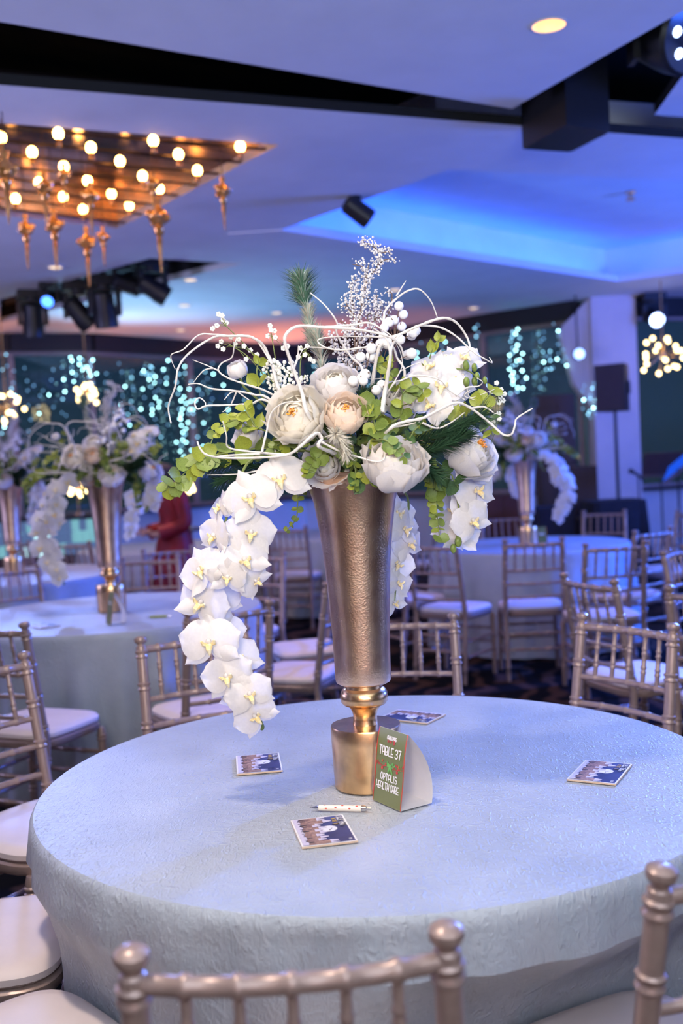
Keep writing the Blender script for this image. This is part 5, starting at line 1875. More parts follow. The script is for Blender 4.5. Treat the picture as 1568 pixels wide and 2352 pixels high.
# white berries
bm = MB()
bm.ball((0, 0, 0), 1.0, 12, 8)
BERRY_ME = bm.mesh('berry', BERRY)
cm = MB()
for k in range(5):
    an = 2 * PI * k / 5
    cm.tube([(0.1 * math.cos(an), 0.1 * math.sin(an), 0.95), (0.25 * math.cos(an), 0.25 * math.sin(an), 1.12)], [0.1, 0.03], 4)
CROWN = cm.mesh('berry_crown', TWIG)
berr = [[(916, 703), (926, 722), (905, 735), (922, 750), (882, 753), (893, 740), (949, 765), (955, 760), (945, 770)], [(919, 780), (873, 790), (852, 818), (890, 790), (935, 815), (945, 812), (828, 820), (880, 775)], [(811, 875), (834, 875), (864, 896), (876, 884), (830, 870), (852, 800), (838, 860)]]
for k, bl in enumerate(berr):
    o = MOUTH + Vector((0.03, 0.02, 0.08))
    t = stem_thing('berry_sprig', ('white berry sprig at the top near the curling thin twig', 'white berry sprig under the arching white twig', 'white berry sprig low behind the upright white stick')[k], 'berries', o, 'white berry sprigs of the centrepiece')
    r = random.Random(80 + k)
    pts = [P(x, y, r.uniform(-0.05, 0.0) - 0.03 * k) for x, y in bl]
    hub = sum(pts, Vector()) / len(pts) + Vector((-0.015, 0.02, -0.03))
    a = MB()
    a.tube(smooth_path([Vector((0, 0, 0)), (hub - o) * 0.6 + Vector((0.01, 0.01, 0)), hub - o], 5), 0.0018, 6)
    for p in pts:
        a.tube([hub - o, (hub + p) / 2 - o + Vector((0, 0.008, -0.004)), p - o], 0.0009, 5)
    ob('stem', (a, TWIG), t)
    for p in pts:
        d = Vector((r.uniform(-0.6, 1), r.uniform(-0.6, 0.4), r.uniform(-0.2, 0.9)))
        s_ = r.uniform(0.0098, 0.0118)
        b = ob('berry', BERRY_ME, t, Matrix.Translation(p - o) @ d.to_track_quat('Z', 'Y').to_matrix().to_4x4() @ Matrix.Scale(s_, 4))
        ob('berry_crown', CROWN, b)


# curly white branches
def branch(label, paths, rad=0.0034):
    o = paths[0][0]
    t = stem_thing('curly_branch', label, 'branch', o, 'white curly branches of the centrepiece')
    for k, path in enumerate(paths):
        sp_ = smooth_path([p - o for p in path], 7)
        n_ = len(sp_)
        r0_ = rad * 0.86 if k == 0 else rad * 0.52
        a = MB()
        a.tube(sp_, [r0_ * (1.0 - 0.62 * i / n_) * (1 + 0.12 * math.sin(i * 1.7)) for i in range(n_)], 7)
        ob('main_stem' if k == 0 else 'side_twig', (a, WHITEBR), t)


def z1s(l, dy=-0.05):
    return [Z1(x, y, dy + 0.012 * math.sin(i * 1.3)) for i, (x, y) in enumerate(l)]


def z2s(l, dy=-0.05):
    return [Z2(x, y, dy + 0.012 * math.sin(i * 1.3)) for i, (x, y) in enumerate(l)]


branch('thick white branch rising beside the ranunculus and arching over to the berries', [[MOUTH + Vector((-0.03, -0.05, 0.08))] + z1s([(915, 1120), (870, 970), (820, 830), (768, 670), (790, 605), (860, 572), (1000, 580), (1180, 590), (1300, 610), (1400, 640), (1460, 690), (1480, 750)], -0.17), z1s([(1000, 580), (1180, 565), (1270, 552), (1350, 590), (1440, 655)], -0.15), z1s([(820, 830), (845, 760), (850, 690)], -0.16)], 0.0050)
branch('thin white twig rising to the frosted pine tip', [[MOUTH + Vector((0.0, 0.0, 0.1))] + z1s([(1240, 870), (1160, 750), (1080, 620), (1080, 550), (1010, 450), (920, 372)], -0.03), z1s([(1240, 870), (1290, 890), (1390, 880)], -0.04)], 0.0036)
branch('slender white twig curling back in a hook under the arch', [[MOUTH + Vector((0.04, 0.0, 0.1))] + z1s([(1480, 900), (1440, 760), (1400, 690), (1250, 700), (1100, 715), (1000, 695), (968, 655), (1060, 637), (1250, 635)], -0.07), z1s([(1100, 715), (950, 700), (880, 710), (840, 790)], -0.07)], 0.0032)
branch('white curly branch arching out far over the rear left table', [[MOUTH + Vector((-0.05, 0.0, 0.08))] + z1s([(760, 1000), (690, 800), (640, 690), (590, 650), (540, 632), (440, 632), (340, 640), (200, 730), (130, 820), (112, 930), (75, 1030), (70, 1080), (85, 1155)], -0.06), z1s([(440, 632), (340, 622), (250, 627), (160, 712), (85, 748), (110, 830)], -0.05), z1s([(690, 800), (600, 660), (540, 630)], -0.06)], 0.0042)
branch('white twig looping around the small rosebud', [[MOUTH + Vector((-0.05, -0.02, 0.08))] + z1s([(800, 1060), (750, 1020), (650, 960), (560, 930), (430, 885), (370, 840), (390, 795), (450, 760), (465, 690), (485, 622)], -0.05), z1s([(370, 840), (300, 808), (215, 775)], -0.05), z1s([(340, 825), (280, 840), (220, 910)], -0.05)], 0.0032)
branch('white twig reaching out level above the lime leaves', [[MOUTH + Vector((-0.05, -0.02, 0.08))] + z1s([(690, 1020), (590, 985), (480, 962), (330, 948), (250, 918), (190, 922)], -0.07), z1s([(480, 962), (440, 975), (405, 1015)], -0.07), z1s([(480, 962), (440, 1050), (395, 1088)], -0.07), z1s([(480, 962), (530, 1000), (570, 1025)], -0.07)], 0.0034)
branch('white twig ending in a small closed loop', [[MOUTH + Vector((-0.05, -0.02, 0.08))] + z1s([(680, 1030), (560, 1040), (400, 1047), (300, 1050), (245, 1070), (228, 1030), (255, 1003), (290, 1030), (290, 1060)], -0.08)], 0.0030)
branch('white branch crossing in front of the ranunculus and over the orchids', [[MOUTH + Vector((0.0, -0.07, 0.05))] + z1s([(980, 1300), (990, 1250), (965, 1215), (920, 1240), (860, 1295), (780, 1345), (600, 1362), (400, 1362), (300, 1345), (262, 1310), (243, 1265)], -0.19), z1s([(780, 1345), (560, 1325), (430, 1300), (418, 1230), (395, 1140)], -0.18), z1s([(985, 1265), (1090, 1320), (1200, 1355), (1310, 1385), (1362, 1372), (1362, 1330)], -0.19), z1s([(630, 1330), (660, 1200), (690, 1090), (760, 1035), (860, 1025)], -0.19), z1s([(620, 1340), (470, 1345), (350, 1355)], -0.185)], 0.0046)
branch('short white twig tip poking out beneath the pine tuft', [[MOUTH + Vector((-0.05, -0.02, 0.03))] + z1s([(640, 1440), (480, 1462), (300, 1465)], -0.09)], 0.0028)
branch('white branch sweeping up and arching down beyond the upright orchids', [[MOUTH + Vector((0.03, 0.0, 0.1))] + z2s([(330, 900), (400, 800), (500, 745), (640, 682), (800, 630), (900, 660), (975, 760), (1000, 840), (985, 870), (935, 890)], -0.07), z2s([(640, 682), (780, 695), (900, 760), (1020, 870), (1110, 925), (1160, 952), (1140, 912)], -0.07), z2s([(250, 760), (400, 765), (480, 745)], -0.07)], 0.0046)
branch('thin white twig curling over at the top of the berries', [[MOUTH + Vector((0.03, 0.02, 0.1))] + z2s([(370, 700), (390, 580), (470, 490), (560, 430), (640, 425), (720, 510), (770, 640)], -0.02), z2s([(470, 470), (540, 360)], -0.02)], 0.0036)
branch('upright thick white stick in the middle of the centrepiece', [z2s([(368, 1310), (385, 1180), (405, 1060), (425, 930), (440, 830), (500, 745)], -0.14), z2s([(430, 920), (400, 780), (300, 700)], -0.13)], 0.0060)
branch('white branch running out over the pine and curling up at its tip', [[MOUTH + Vector((0.03, -0.06, 0.06))] + z2s([(420, 1430), (520, 1380), (660, 1350), (780, 1290), (900, 1240), (1010, 1280), (1150, 1390), (1240, 1468), (1300, 1465), (1325, 1400), (1340, 1350), (1450, 1280)], -0.15), z2s([(1010, 1280), (1100, 1268), (1170, 1310)], -0.15), z2s([(660, 1385), (760, 1422), (850, 1390), (960, 1310)], -0.15), z2s([(420, 1420), (540, 1400), (640, 1375)], -0.14)], 0.0044)
branch('thin white twig weaving through the lime rosette', [[MOUTH + Vector((0.03, -0.02, 0.1))] + z2s([(430, 1130), (500, 1080), (600, 1045), (700, 1050), (790, 1080), (850, 1150), (960, 1215)], -0.12), z2s([(450, 1100), (510, 980), (500, 880), (460, 800)], -0.11), z2s([(500, 1010), (580, 970), (640, 950)], -0.10)], 0.0026)
branch('tangle of fine white twigs at the lime branch end', [z2s([(900, 1190), (980, 1130), (1060, 1120), (1090, 1090), (1050, 1060)], -0.07), z2s([(980, 1130), (1000, 1200), (1080, 1180), (1180, 1140)], -0.07), z2s([(1000, 1150), (960, 1190), (1040, 1220)], -0.07)], 0.0024)

# moss-green foam dome in each vase mouth
fo = MB()
fo.ball((0, 0, 0), 0.088, 20, 12, sc=(1, 1, 0.75))
FOAM = fo.mesh('floral_foam', mat('floral_foam_green', (0.02, 0.035, 0.012), 0.95, var=0.3, scale=60, bump=0.4))
for vv, lab in ((VASE, 'dark green floral foam dome in the mouth of the front vase'), (V1, 'floral foam dome in the vase by the green pen'), (V2, 'floral foam dome in the furthest vase by the cyan bar'), (V3, 'floral foam dome in the vase on the blue table')):
    f_ = ob('floral_foam', FOAM)
    f_.location = vv + Vector((0, 0, 0.678))
    tag(f_, lab, 'floral foam', 'floral foam in the vases')


# ------------------------------------------------------------------ the rear tables' centrepieces: same stems, turned round
def flatten(root):
    vs, fs, ms, mats = [], [], [], []

    def rec_(o, M):
        Mo = M @ o.matrix_basis
        if o.type == 'MESH':
            me = o.data
            n_ = len(me.vertices)
            co = np.empty(n_ * 3)
            me.vertices.foreach_get('co', co)
            co = co.reshape(-1, 3) @ np.array(Mo.to_3x3()).T + np.array(Mo.translation)
            b = sum(len(x) for x in vs)
            vs.append(co)
            for p in me.polygons:
                fs.append(tuple(i + b for i in p.vertices))
                mm = me.materials[p.material_index]
                if mm not in mats:
                    mats.append(mm)
                ms.append(mats.index(mm))
        for c in o.children:
            rec_(c, Mo)
    rec_(root, Matrix.Identity(4))
    V = np.concatenate(vs) - np.array(VASE)
    me = bpy.data.meshes.new(root.name.split('.')[0])
    me.from_pydata([tuple(v) for v in V], [], fs)
    for mm in mats:
        me.materials.append(mm)
    me.polygons.foreach_set('material_index', ms)
    me.polygons.foreach_set('use_smooth', [True] * len(fs))
    me.update()
    return me


PLACES = ((V1, -0.05, 'in the centrepiece on the green pen table', 1), (V2, -0.35, 'in the furthest centrepiece by the cyan bar', 1), (V3, -0.15, 'in the centrepiece on the blue table', -1))
KIND = {'orchid_spray': 'white orchid spray', 'ranunculus': 'ivory ranunculus', 'rose': 'white rose', 'peony': 'white peony', 'rosebud': 'white rosebud', 'small_bloom': 'small white bloom', 'eucalyptus_sprig': 'eucalyptus sprig', 'leafy_sprig': 'green leaf sprig', 'filler_sprig': 'dark filler leaf sprig', 'pine_sprig': 'pine sprig', 'snowy_twig': 'snowy twig', 'heather_sprig': 'white heather sprig', 'gypsophila_sprig': 'baby\'s breath sprig', 'berry_sprig': 'white berry sprig', 'curly_branch': 'white curly branch'}
ORD = {'orchid_spray': ['longest cascading', 'bare-stemmed hanging', 'vase-hugging', 'upright budded'], 'peony': ['rim-nodding', 'sideways-turned'], 'rose': ['peach-tinted', 'topmost', 'rim-level', 'leaf-framed', 'innermost'], 'berry_sprig': ['highest', 'middle', 'lowest'], 'snowy_twig': ['tall forked', 'side-spurred', 'dark-stemmed', 'bushy']}
SEEN = {}
for t in list(ARR):
    nm = t.name.split('.')[0]
    if nm in ('heather_sprig', 'gypsophila_sprig'):
        continue
    me = flatten(t)
    SEEN[nm] = SEEN.get(nm, -1) + 1
    adj = ORD[nm][SEEN[nm]] + ' ' if nm in ORD else ''
    for vv, rz, where, sg in PLACES:
        o = ob(nm, me)
        o.matrix_basis = Matrix.Translation(vv) @ Matrix.Rotation(rz, 4, 'Z') @ (Matrix.Diagonal((sg, 1, 1, 1)))
        tag(o, adj + KIND[nm] + ' ' + where, t['category'], KIND[nm] + ' pieces ' + where)

# ================================================================== woman in the red dress
pw_ = aty(392, 1100, 8.45)
pt = thing('person', 'woman standing in a red long-sleeved dress among the rear chairs, arms bent forward', 'person', (pw_.x, 8.45, 0), math.radians(25))
pt.scale = (0.94, 0.94, 0.94)


def skin_body(name, verts, edges, radii, mt, parent, root=0, sub=2):
    me = bpy.data.meshes.new(name)
    me.from_pydata(verts, edges, [])
    me.materials.append(mt)
    o = bpy.data.objects.new(name, me)
    C.objects.link(o)
    o.parent = parent
    sm = o.modifiers.new('skin', 'SKIN')
    for i, r in enumerate(radii):
        sv = me.skin_vertices[0].data[i]
        sv.radius = r if hasattr(r, '__len__') else (r, r)
        sv.use_root = (i == root)
    sm.use_smooth_shade = True
    ss = o.modifiers.new('subsurf', 'SUBSURF')
    ss.levels = ss.render_levels = sub
    return o


# faces -X (towards the cyan bar); pelvis first
bv = [(0, 0, 0.94), (0.0, 0, 1.10), (0.01, 0, 1.26), (0.01, 0, 1.38), (-0.05, 0, 1.45), (-0.11, 0, 1.47), (-0.165, 0, 1.485), (-0.215, 0, 1.52),
      (0.01, 0.15, 1.37), (0.03, 0.19, 1.12), (-0.17, 0.14, 1.04), (-0.25, 0.10, 1.05),
      (0.01, -0.15, 1.37), (0.04, -0.19, 1.12), (-0.16, -0.15, 1.03), (-0.24, -0.11, 1.04),
      (0.0, 0.09, 0.86), (0.0, 0.10, 0.50), (0.02, 0.10, 0.09), (-0.12, 0.10, 0.03),
      (0.0, -0.09, 0.86), (0.03, -0.10, 0.50), (0.05, -0.10, 0.09), (-0.09, -0.10, 0.03)]
be = [(0, 1), (1, 2), (2, 3), (3, 4), (4, 5), (5, 6), (6, 7), (3, 8), (8, 9), (9, 10), (10, 11), (3, 12), (12, 13), (13, 14), (14, 15), (0, 16), (16, 17), (17, 18), (18, 19), (0, 20), (20, 21), (21, 22), (22, 23)]
brd = [(0.13, 0.15), (0.10, 0.115), (0.115, 0.135), (0.10, 0.12), 0.05, 0.062, 0.086, 0.075, 0.055, 0.043, 0.035, 0.026, 0.055, 0.043, 0.035, 0.026, 0.085, 0.06, 0.042, 0.03, 0.085, 0.06, 0.042, 0.03]
body = skin_body('body', bv, be, brd, SKIN, pt)
# fingers on both hands, curled
for sy in (1, -1):
    bx, by, bz = (-0.25, 0.10 * sy, 1.05)
    for k in range(5):
        if k == 4:
            pth = [(bx, by, bz), (bx - 0.015, by - sy * 0.02, bz + 0.03), (bx - 0.035, by - sy * 0.03, bz + 0.04)]
            r_ = [0.012, 0.010, 0.007]
        else:
            oy = by + sy * (0.024 - 0.016 * k)
            l_ = (0.06, 0.072, 0.068, 0.05)[k]
            pth = [(bx, oy, bz), (bx - l_ * 0.5, oy, bz + 0.004), (bx - l_ * 0.8, oy, bz - 0.010), (bx - l_ * 0.85, oy, bz - 0.028)]
            r_ = [0.010, 0.009, 0.008, 0.006]
        a = MB()
        a.tube(pth, r_, 7)
        ob('finger', (a, SKIN), pt)
# dress: bodice and flared skirt
a = MB()
pr = [(0.36, 0.30), (0.34, 0.45), (0.29, 0.65), (0.225, 0.85), (0.19, 0.97), (0.150, 1.08), (0.155, 1.18), (0.172, 1.28), (0.165, 1.36), (0.12, 1.42), (0.06, 1.455)]
nn_ = 40
vs, fs = [], []
for j, (r, z) in enumerate(pr):
    for k in range(nn_):
        an = 2 * PI * k / nn_
        fl_ = 1 + (0.10 * math.cos(9 * an) * max(0, (0.9 - z) / 0.6))
        vs.append((r * 0.78 * fl_ * math.cos(an) + 0.005, r * 1.08 * fl_ * math.sin(an), z))
for j in range(len(pr) - 1):
    for k in range(nn_):
        fs.append((j * nn_ + k, j * nn_ + (k + 1) % nn_, (j + 1) * nn_ + (k + 1) % nn_, (j + 1) * nn_ + k))
a.add(vs, fs)
dress = ob('dress', (a, RED), pt)
for sy in (1, -1):
    a = MB()
    a.tube(smooth_path([(0.01, 0.12 * sy, 1.385), (0.03, 0.175 * sy, 1.27), (0.04, 0.195 * sy, 1.12), (-0.06, 0.17 * sy, 1.07), (-0.17, 0.145 * sy, 1.04)], 5), [0.075, 0.075, 0.073, 0.071, 0.069, 0.068, 0.067, 0.066, 0.065, 0.064, 0.066, 0.066, 0.064, 0.062, 0.060, 0.060, 0.060, 0.062, 0.064, 0.066, 0.07], 12)
    ob('sleeve', (a, RED), dress)
# head bowed towards the table: features in head space, then tipped forward
HM = Matrix.Translation((-0.15, 0, 1.485)) @ Matrix.Rotation(math.radians(-48), 4, 'Y')


def head_part(name, build, mt):
    a = MB()
    build(a)
    a.v = [tuple(HM @ Vector(p_)) for p_ in a.v]
    return ob(name, (a, mt), pt)


def hair_(a):
    a.ball((0.025, 0, 0.03), 0.108, 14, 10, sc=(0.95, 0.88, 1.0))
    a.tube(smooth_path([(0.05, 0, 0.05), (0.11, 0, -0.02), (0.14, 0, -0.10), (0.15, 0, -0.18)], 5), [0.07, 0.075, 0.08, 0.08, 0.08, 0.08, 0.08, 0.08, 0.075, 0.07, 0.07, 0.065, 0.06, 0.055, 0.045, 0.03], 12)


head_part('hair', hair_, HAIR)
head_part('nose', lambda a: a.tube([(-0.088, 0, 0.01), (-0.112, 0, -0.018), (-0.09, 0, -0.026)], [0.010, 0.016, 0.011], 8), SKIN)
for sy in (1, -1):
    head_part('eye', lambda a: a.ball((-0.084, 0.032 * sy, 0.008), 0.011, 8, 6), PDARK)
    head_part('ear', lambda a: a.ball((0.0, 0.088 * sy, -0.01), 0.022, 8, 6, sc=(0.7, 0.3, 1.2)), SKIN)
head_part('mouth', lambda a: a.ball((-0.088, 0, -0.058), 0.018, 8, 6, sc=(0.4, 1.1, 0.45)), mat('lips', (0.45, 0.10, 0.09), 0.5, var=0.05, scale=30))

# ================================================================== fairy-light strands at the windows
FL = [emit('fairy_dim', (0.20, 0.48, 0.85), 2.2), emit('fairy_mid', (0.28, 0.68, 0.95), 6.0), emit('fairy_bright', (0.45, 0.95, 1.0), 16.0), emit('fairy_amber', (1.0, 0.62, 0.25), 5.0)]
fb = MB()
fb.ball((0, 0, 0), 0.0115, 8, 6)
FBM = [fb.mesh('bulb', x) for x in FL]


def wall_y(x):
    for (xa, ya), (xb, yb) in zip(WALLPTS[:-1], WALLPTS[1:]):
        if xa <= x <= xb:
            return ya + (yb - ya) * (x - xa) / (xb - xa)
    return 14.0


def on_window(px, py, gap=0.28):
    y = 14.0
    for _ in range(12):
        p = aty(px, py, y)
        y = wall_y(p.x) - gap
    return aty(px, py, y)


r = random.Random(21)
strands = [(10, 800, 1010, 9, .5), (30, 850, 960, 7, .6), (62, 830, 1000, 6, .2), (90, 870, 960, 5, .3), (118, 840, 940, 4, .2), (150, 830, 1000, 7, .3), (166, 815, 880, 6, .8), (186, 818, 850, 6, 1.0), (205, 820, 905, 9, .9), (216, 830, 905, 5, .6), (245, 850, 960, 5, .2), (275, 830, 960, 6, .2), (300, 840, 980, 8, .3), (326, 830, 1000, 7, .5), (340, 838, 872, 7, 1.0), (352, 850, 960, 9, .9), (365, 840, 1010, 8, .4), (384, 810, 980, 8, .4), (412, 850, 1030, 9, .8), (420, 890, 1060, 12, 1.0), (432, 830, 1020, 10, .8), (446, 880, 1090, 10, .8), (468, 840, 1060, 8, .4), (484, 830, 940, 6, .4), (520, 850, 990, 7, .5), (560, 870, 960, 5, .3), (600, 850, 940, 5, .4), (722, 830, 900, 6, .6), (850, 840, 930, 4, .4), (960, 770, 880, 5, .4), (985, 790, 850, 6, .6), (1015, 780, 830, 5, .6), (1062, 790, 880, 4, .2), (1095, 740, 780, 4, .5), (1174, 755, 905, 12, 1.0), (1187, 750, 905, 13, 1.0), (1197, 800, 900, 7, .8), (1232, 760, 870, 6, .3), (1250, 745, 900, 7, .4), (1262, 800, 850, 5, .7), (1276, 730, 860, 7, .6), (1292, 800, 850, 4, .3), (1342, 880, 960, 6, .5), (1358, 870, 970, 7, .5), (1372, 880, 960, 5, .5)]
WIRE = mat('fairy_wire', (0.02, 0.03, 0.03), 0.5, var=0.1, scale=30)
for px, y0, y1, nb_, br_ in strands:
    top = on_window(px, y0 - 25)
    bot = aty(px, y1, top.y)
    hz = min(HDR, 3.2)
    lab = 'strand of cyan fairy lights hanging before the dark window glass'
    if br_ >= 1.0:
        lab = 'brightest strand of cyan-white fairy lights before the dark window glass'
    t = thing('fairy_light_strand', lab, 'fairy lights', (top.x, top.y, hz), 0, 'bright fairy-light strands at the windows' if br_ >= 1.0 else 'fairy-light strands at the windows')
    a = MB()
    a.tube([(0, 0.15, 0.0), (0, 0.0, -0.02), (0.0, 0, bot.z - hz)], 0.0012, 4)
    ob('wire', (a, WIRE), t)
    for k in range(nb_):
        p = aty(px + r.gauss(0, 5), y0 + (y1 - y0) * (k + r.uniform(0.1, 0.9)) / nb_, top.y)
        q = r.random()
        m_ = FBM[2] if q < br_ * 0.6 else (FBM[1] if q < br_ else FBM[0])
        s_ = r.uniform(0.85, 1.1)
        ob('bulb', m_, t, Matrix.Translation(p - Vector((top.x, top.y, hz))) @ Matrix.Scale(s_, 4))


# ------------------------------------------------------------------ sputnik chandeliers by the glass
SB = emit('sputnik_bulb', (1.0, 0.74, 0.34), 9.0)
sb = MB()
sb.ball((0, 0, 0), 0.026, 8, 6)
SBM = sb.mesh('bulb', SB)
for px, py, y, lab, sd, rr_ in ((1522, 815, 12.6, 'sputnik chandelier of warm globe bulbs hanging past the pale column', 3, 0.28), (14, 938, 12.8, 'warm globe chandelier hanging over the bar above the furthest flowers', 5, 0.20), (200, 905, 13.0, 'small warm globe chandelier glimpsed above the green pen table flowers', 7, 0.16), (178, 1118, 11.3, 'low cluster lamp of golden globes standing on the cyan bar', 9, 0.13), (430, 1120, 12.4, 'little golden globe cluster lamp beyond the woman in red', 11, 0.08)):
    c = aty(px, py, y)
    stand = sd >= 9
    t = thing('globe_chandelier' if not stand else 'globe_lamp', lab, 'chandelier' if not stand else 'lamp', c)
    r = random.Random(sd)
    a = MB()
    a.ball((0, 0, 0), 0.035, 10, 8)
    ob('hub', (a, BRASS), t)
    a = MB()
    if stand:
        foot = (1.05 if sd == 9 else 0.78) - c.z
        a.tube([(0, 0, 0), (0, 0, foot)], 0.012, 8)
        a.lathe([(0.07, foot), (0.07, foot + 0.012), (0.02, foot + 0.02)], 16)
        ob('stand', (a, BRASS), t)
    else:
        a.tube([(0, 0, 0), (0, 0, HC - c.z)], 0.008, 8)
        ob('rod', (a, BRASS), t)
    nb_ = 22 if rr_ > 0.25 else (16 if not stand else 12)
    for k in range(nb_):
        ph = math.acos(1 - 2 * (k + 0.5) / nb_)
        an = k * 2.399
        d = Vector((math.sin(ph) * math.cos(an), math.sin(ph) * math.sin(an), math.cos(ph))) * rr_ * r.uniform(0.6, 1.1)
        a = MB()
        a.tube([(0, 0, 0), d], 0.004, 5)
        arm = ob('arm', (a, BRASS), t)
        ob('bulb', SBM, arm, Matrix.Translation(d))
# small table under the golden cluster lamp beyond the red dress
c = aty(430, 1120, 12.4)
t = thing('side_table', 'narrow dark side table carrying the golden globe lamp beyond the red dress', 'table', (c.x, c.y, 0))
a = MB()
a.lathe([(0.22, 0.755), (0.225, 0.76), (0.225, 0.775), (0.22, 0.78)], 24)
ob('tabletop', (a, WOOD), t)
a = MB()
a.lathe([(0.16, 0.0), (0.16, 0.015), (0.03, 0.03), (0.022, 0.4), (0.03, 0.74), (0.08, 0.755)], 16)
ob('pedestal', (a, WOOD), t)

# ------------------------------------------------------------------ cyan-lit bar
CY = emit('cyan_panel', (0.30, 0.75, 0.85), 0.6)
CYW = emit('cyan_white_panel', (0.60, 1.0, 1.0), 1.6)
CYB = emit('soft_blue_panel', (0.18, 0.32, 0.70), 0.4)
b0, b1 = aty(-60, 1200, 11.3), aty(215, 1200, 11.3)
bar = thing('bar_counter', 'low bar counter with glowing cyan glass blocks behind the rear tables', 'bar', (b0.x, 11.3, 0))
L_ = b1.x - b0.x
a = MB()
a.box((0, 0, 0), (L_, 0.5, 0.62))
ob('body', (a, WOOD), bar)
a = MB()
a.box((-0.05, -0.06, 1.0), (L_ + 0.05, 0.55, 1.05))
ob('worktop', (a, BLACKP), bar)
r = random.Random(2)
nx = 16
for j in range(3):
    for k in range(nx):
        x0 = L_ * k / nx
        a = MB()
        z0 = 0.62 + j * 0.127
        dz = r.uniform(-0.01, 0.015)
        a.box((x0 + 0.008, -0.02 - r.uniform(0, 0.012), z0 + 0.004), (x0 + L_ / nx - 0.008, 0.2, z0 + 0.120))
        f = k / nx
        g_ = r.random()
        m_ = CYW if (0.44 < f < 0.62 and g_ < 0.75) or g_ < 0.10 else (CY if g_ < 0.45 else CYB)
        ob('glass_block', a.mesh('glass_block', m_, smooth=False), bar)

# ------------------------------------------------------------------ band corner on the right: loudspeaker, panel, cabinet, stands
sp0 = aty(1412, 945, 11.75)
t = thing('loudspeaker', 'black loudspeaker raised on a pole before the pale column', 'loudspeaker', (sp0.x, sp0.y, sp0.z), math.radians(-32))
a = MB()
a.add([(-0.17, -0.16, 0), (0.17, -0.16, 0), (0.12, 0.16, 0), (-0.12, 0.16, 0), (-0.17, -0.16, 0.52), (0.17, -0.16, 0.52), (0.12, 0.16, 0.52), (-0.12, 0.16, 0.52)], [(0, 3, 2, 1), (4, 5, 6, 7), (0, 1, 5, 4), (1, 2, 6, 5), (2, 3, 7, 6), (3, 0, 4, 7)])
ob('cabinet', a.mesh('cabinet', mat('speaker_carbon', (0.03, 0.022, 0.024), 0.6, var=0.15, scale=90), smooth=False), t)
a = MB()
a.box((-0.155, -0.172, 0.02), (0.155, -0.161, 0.50))
ob('grille', (a, mat('speaker_grille', (0.05, 0.03, 0.035), 0.7, var=0.3, scale=160)), t)
a = MB()
a.box((0.152, -0.02, 0.19), (0.166, 0.06, 0.33))
ob('handle', (a, BLACK), t)
st = thing('speaker_stand', 'black pole stand carrying the loudspeaker', 'stand', (sp0.x, sp0.y, 0))
a = MB()
a.tube([(0, 0, 0.1), (0, 0, sp0.z - 0.003)], 0.02, 10)
ob('pole', (a, BLACKP), st)
for k in range(3):
    an = 2 * PI * k / 3 + 0.4
    a = MB()
    a.tube([(0, 0, 0.55), (0.28 * math.cos(an), 0.28 * math.sin(an), 0.012)], 0.012, 8)
    ob('leg', (a, BLACKP), st)

c0, c1 = aty(1228, 1000, 12.6), aty(1322, 1000, 12.6)
a = MB()
a.box((c0.x, 12.6, 0), (c1.x, 12.68, 2.15))
pn = ob('wood_panel', a.mesh('wood_panel', WOOD, smooth=False))
tag(pn, 'tall dark wooden screen panel standing before the window near the loudspeaker', 'panel')
for k in range(2):
    a = MB()
    x0 = c0.x + 0.04 + k * (c1.x - c0.x) / 2
    a.box((x0, 12.585, 0.15), (x0 + (c1.x - c0.x) / 2 - 0.08, 12.6, 2.05))
    ob('raised_panel', a.mesh('raised_panel', WOOD, smooth=False), pn)
c0, c1 = aty(1312, 1100, 11.6), aty(1372, 1100, 11.6)
zt = aty(1340, 1070, 11.6).z
cb = thing('equipment_cabinet', 'dark brown equipment cabinet under the loudspeaker', 'cabinet', (c0.x, 11.6, 0))
a = MB()
a.box((0, 0, 0), (c1.x - c0.x, 0.45, zt))
ob('body', a.mesh('body', WOOD, smooth=False), cb)
a = MB()
a.box((0.02, -0.015, 0.06), (c1.x - c0.x - 0.02, -0.001, zt - 0.05))
d_ = ob('door', a.mesh('door', WOOD, smooth=False), cb)
a = MB()
a.ball((0.05, -0.025, zt * 0.55), 0.014, 8, 6)
ob('knob', (a, BRASS), d_)
# dark low units in shadow behind the blue table
for x0p, x1p, y, zt, lab, m_ in ((1110, 1200, 11.9, 0.98, 'dark red wooden sideboard behind the blue table', mat('red_wood', (0.10, 0.018, 0.014), 0.4, var=0.3, scale=4, stretch=(1, 1, 0.15))), (1235, 1318, 11.2, 0.85, 'dark blue covered case in front of the wood panel', mat('navy_cover', (0.01, 0.014, 0.05), 0.6, var=0.2, scale=8))):
    c0, c1 = aty(x0p, 1150, y), aty(x1p, 1150, y)
    t = thing('sideboard' if 'side' in lab else 'equipment_case', lab, 'cabinet', (c0.x, y, 0))
    a = MB()
    a.box((0, 0, 0.0), (c1.x - c0.x, 0.45, zt))
    ob('body', a.mesh('body', m_, smooth=False), t)
    a = MB()
    a.box((-0.015, -0.015, zt), (c1.x - c0.x + 0.015, 0.465, zt + 0.025))
    ob('lid', a.mesh('lid', m_, smooth=False), t)
    for k in range(2):
        a = MB()
        wd = (c1.x - c0.x) / 2
        a.box((k * wd + 0.015, -0.012, 0.08), ((k + 1) * wd - 0.015, -0.001, zt - 0.03))
        ob('door', a.mesh('door', m_, smooth=False), t)
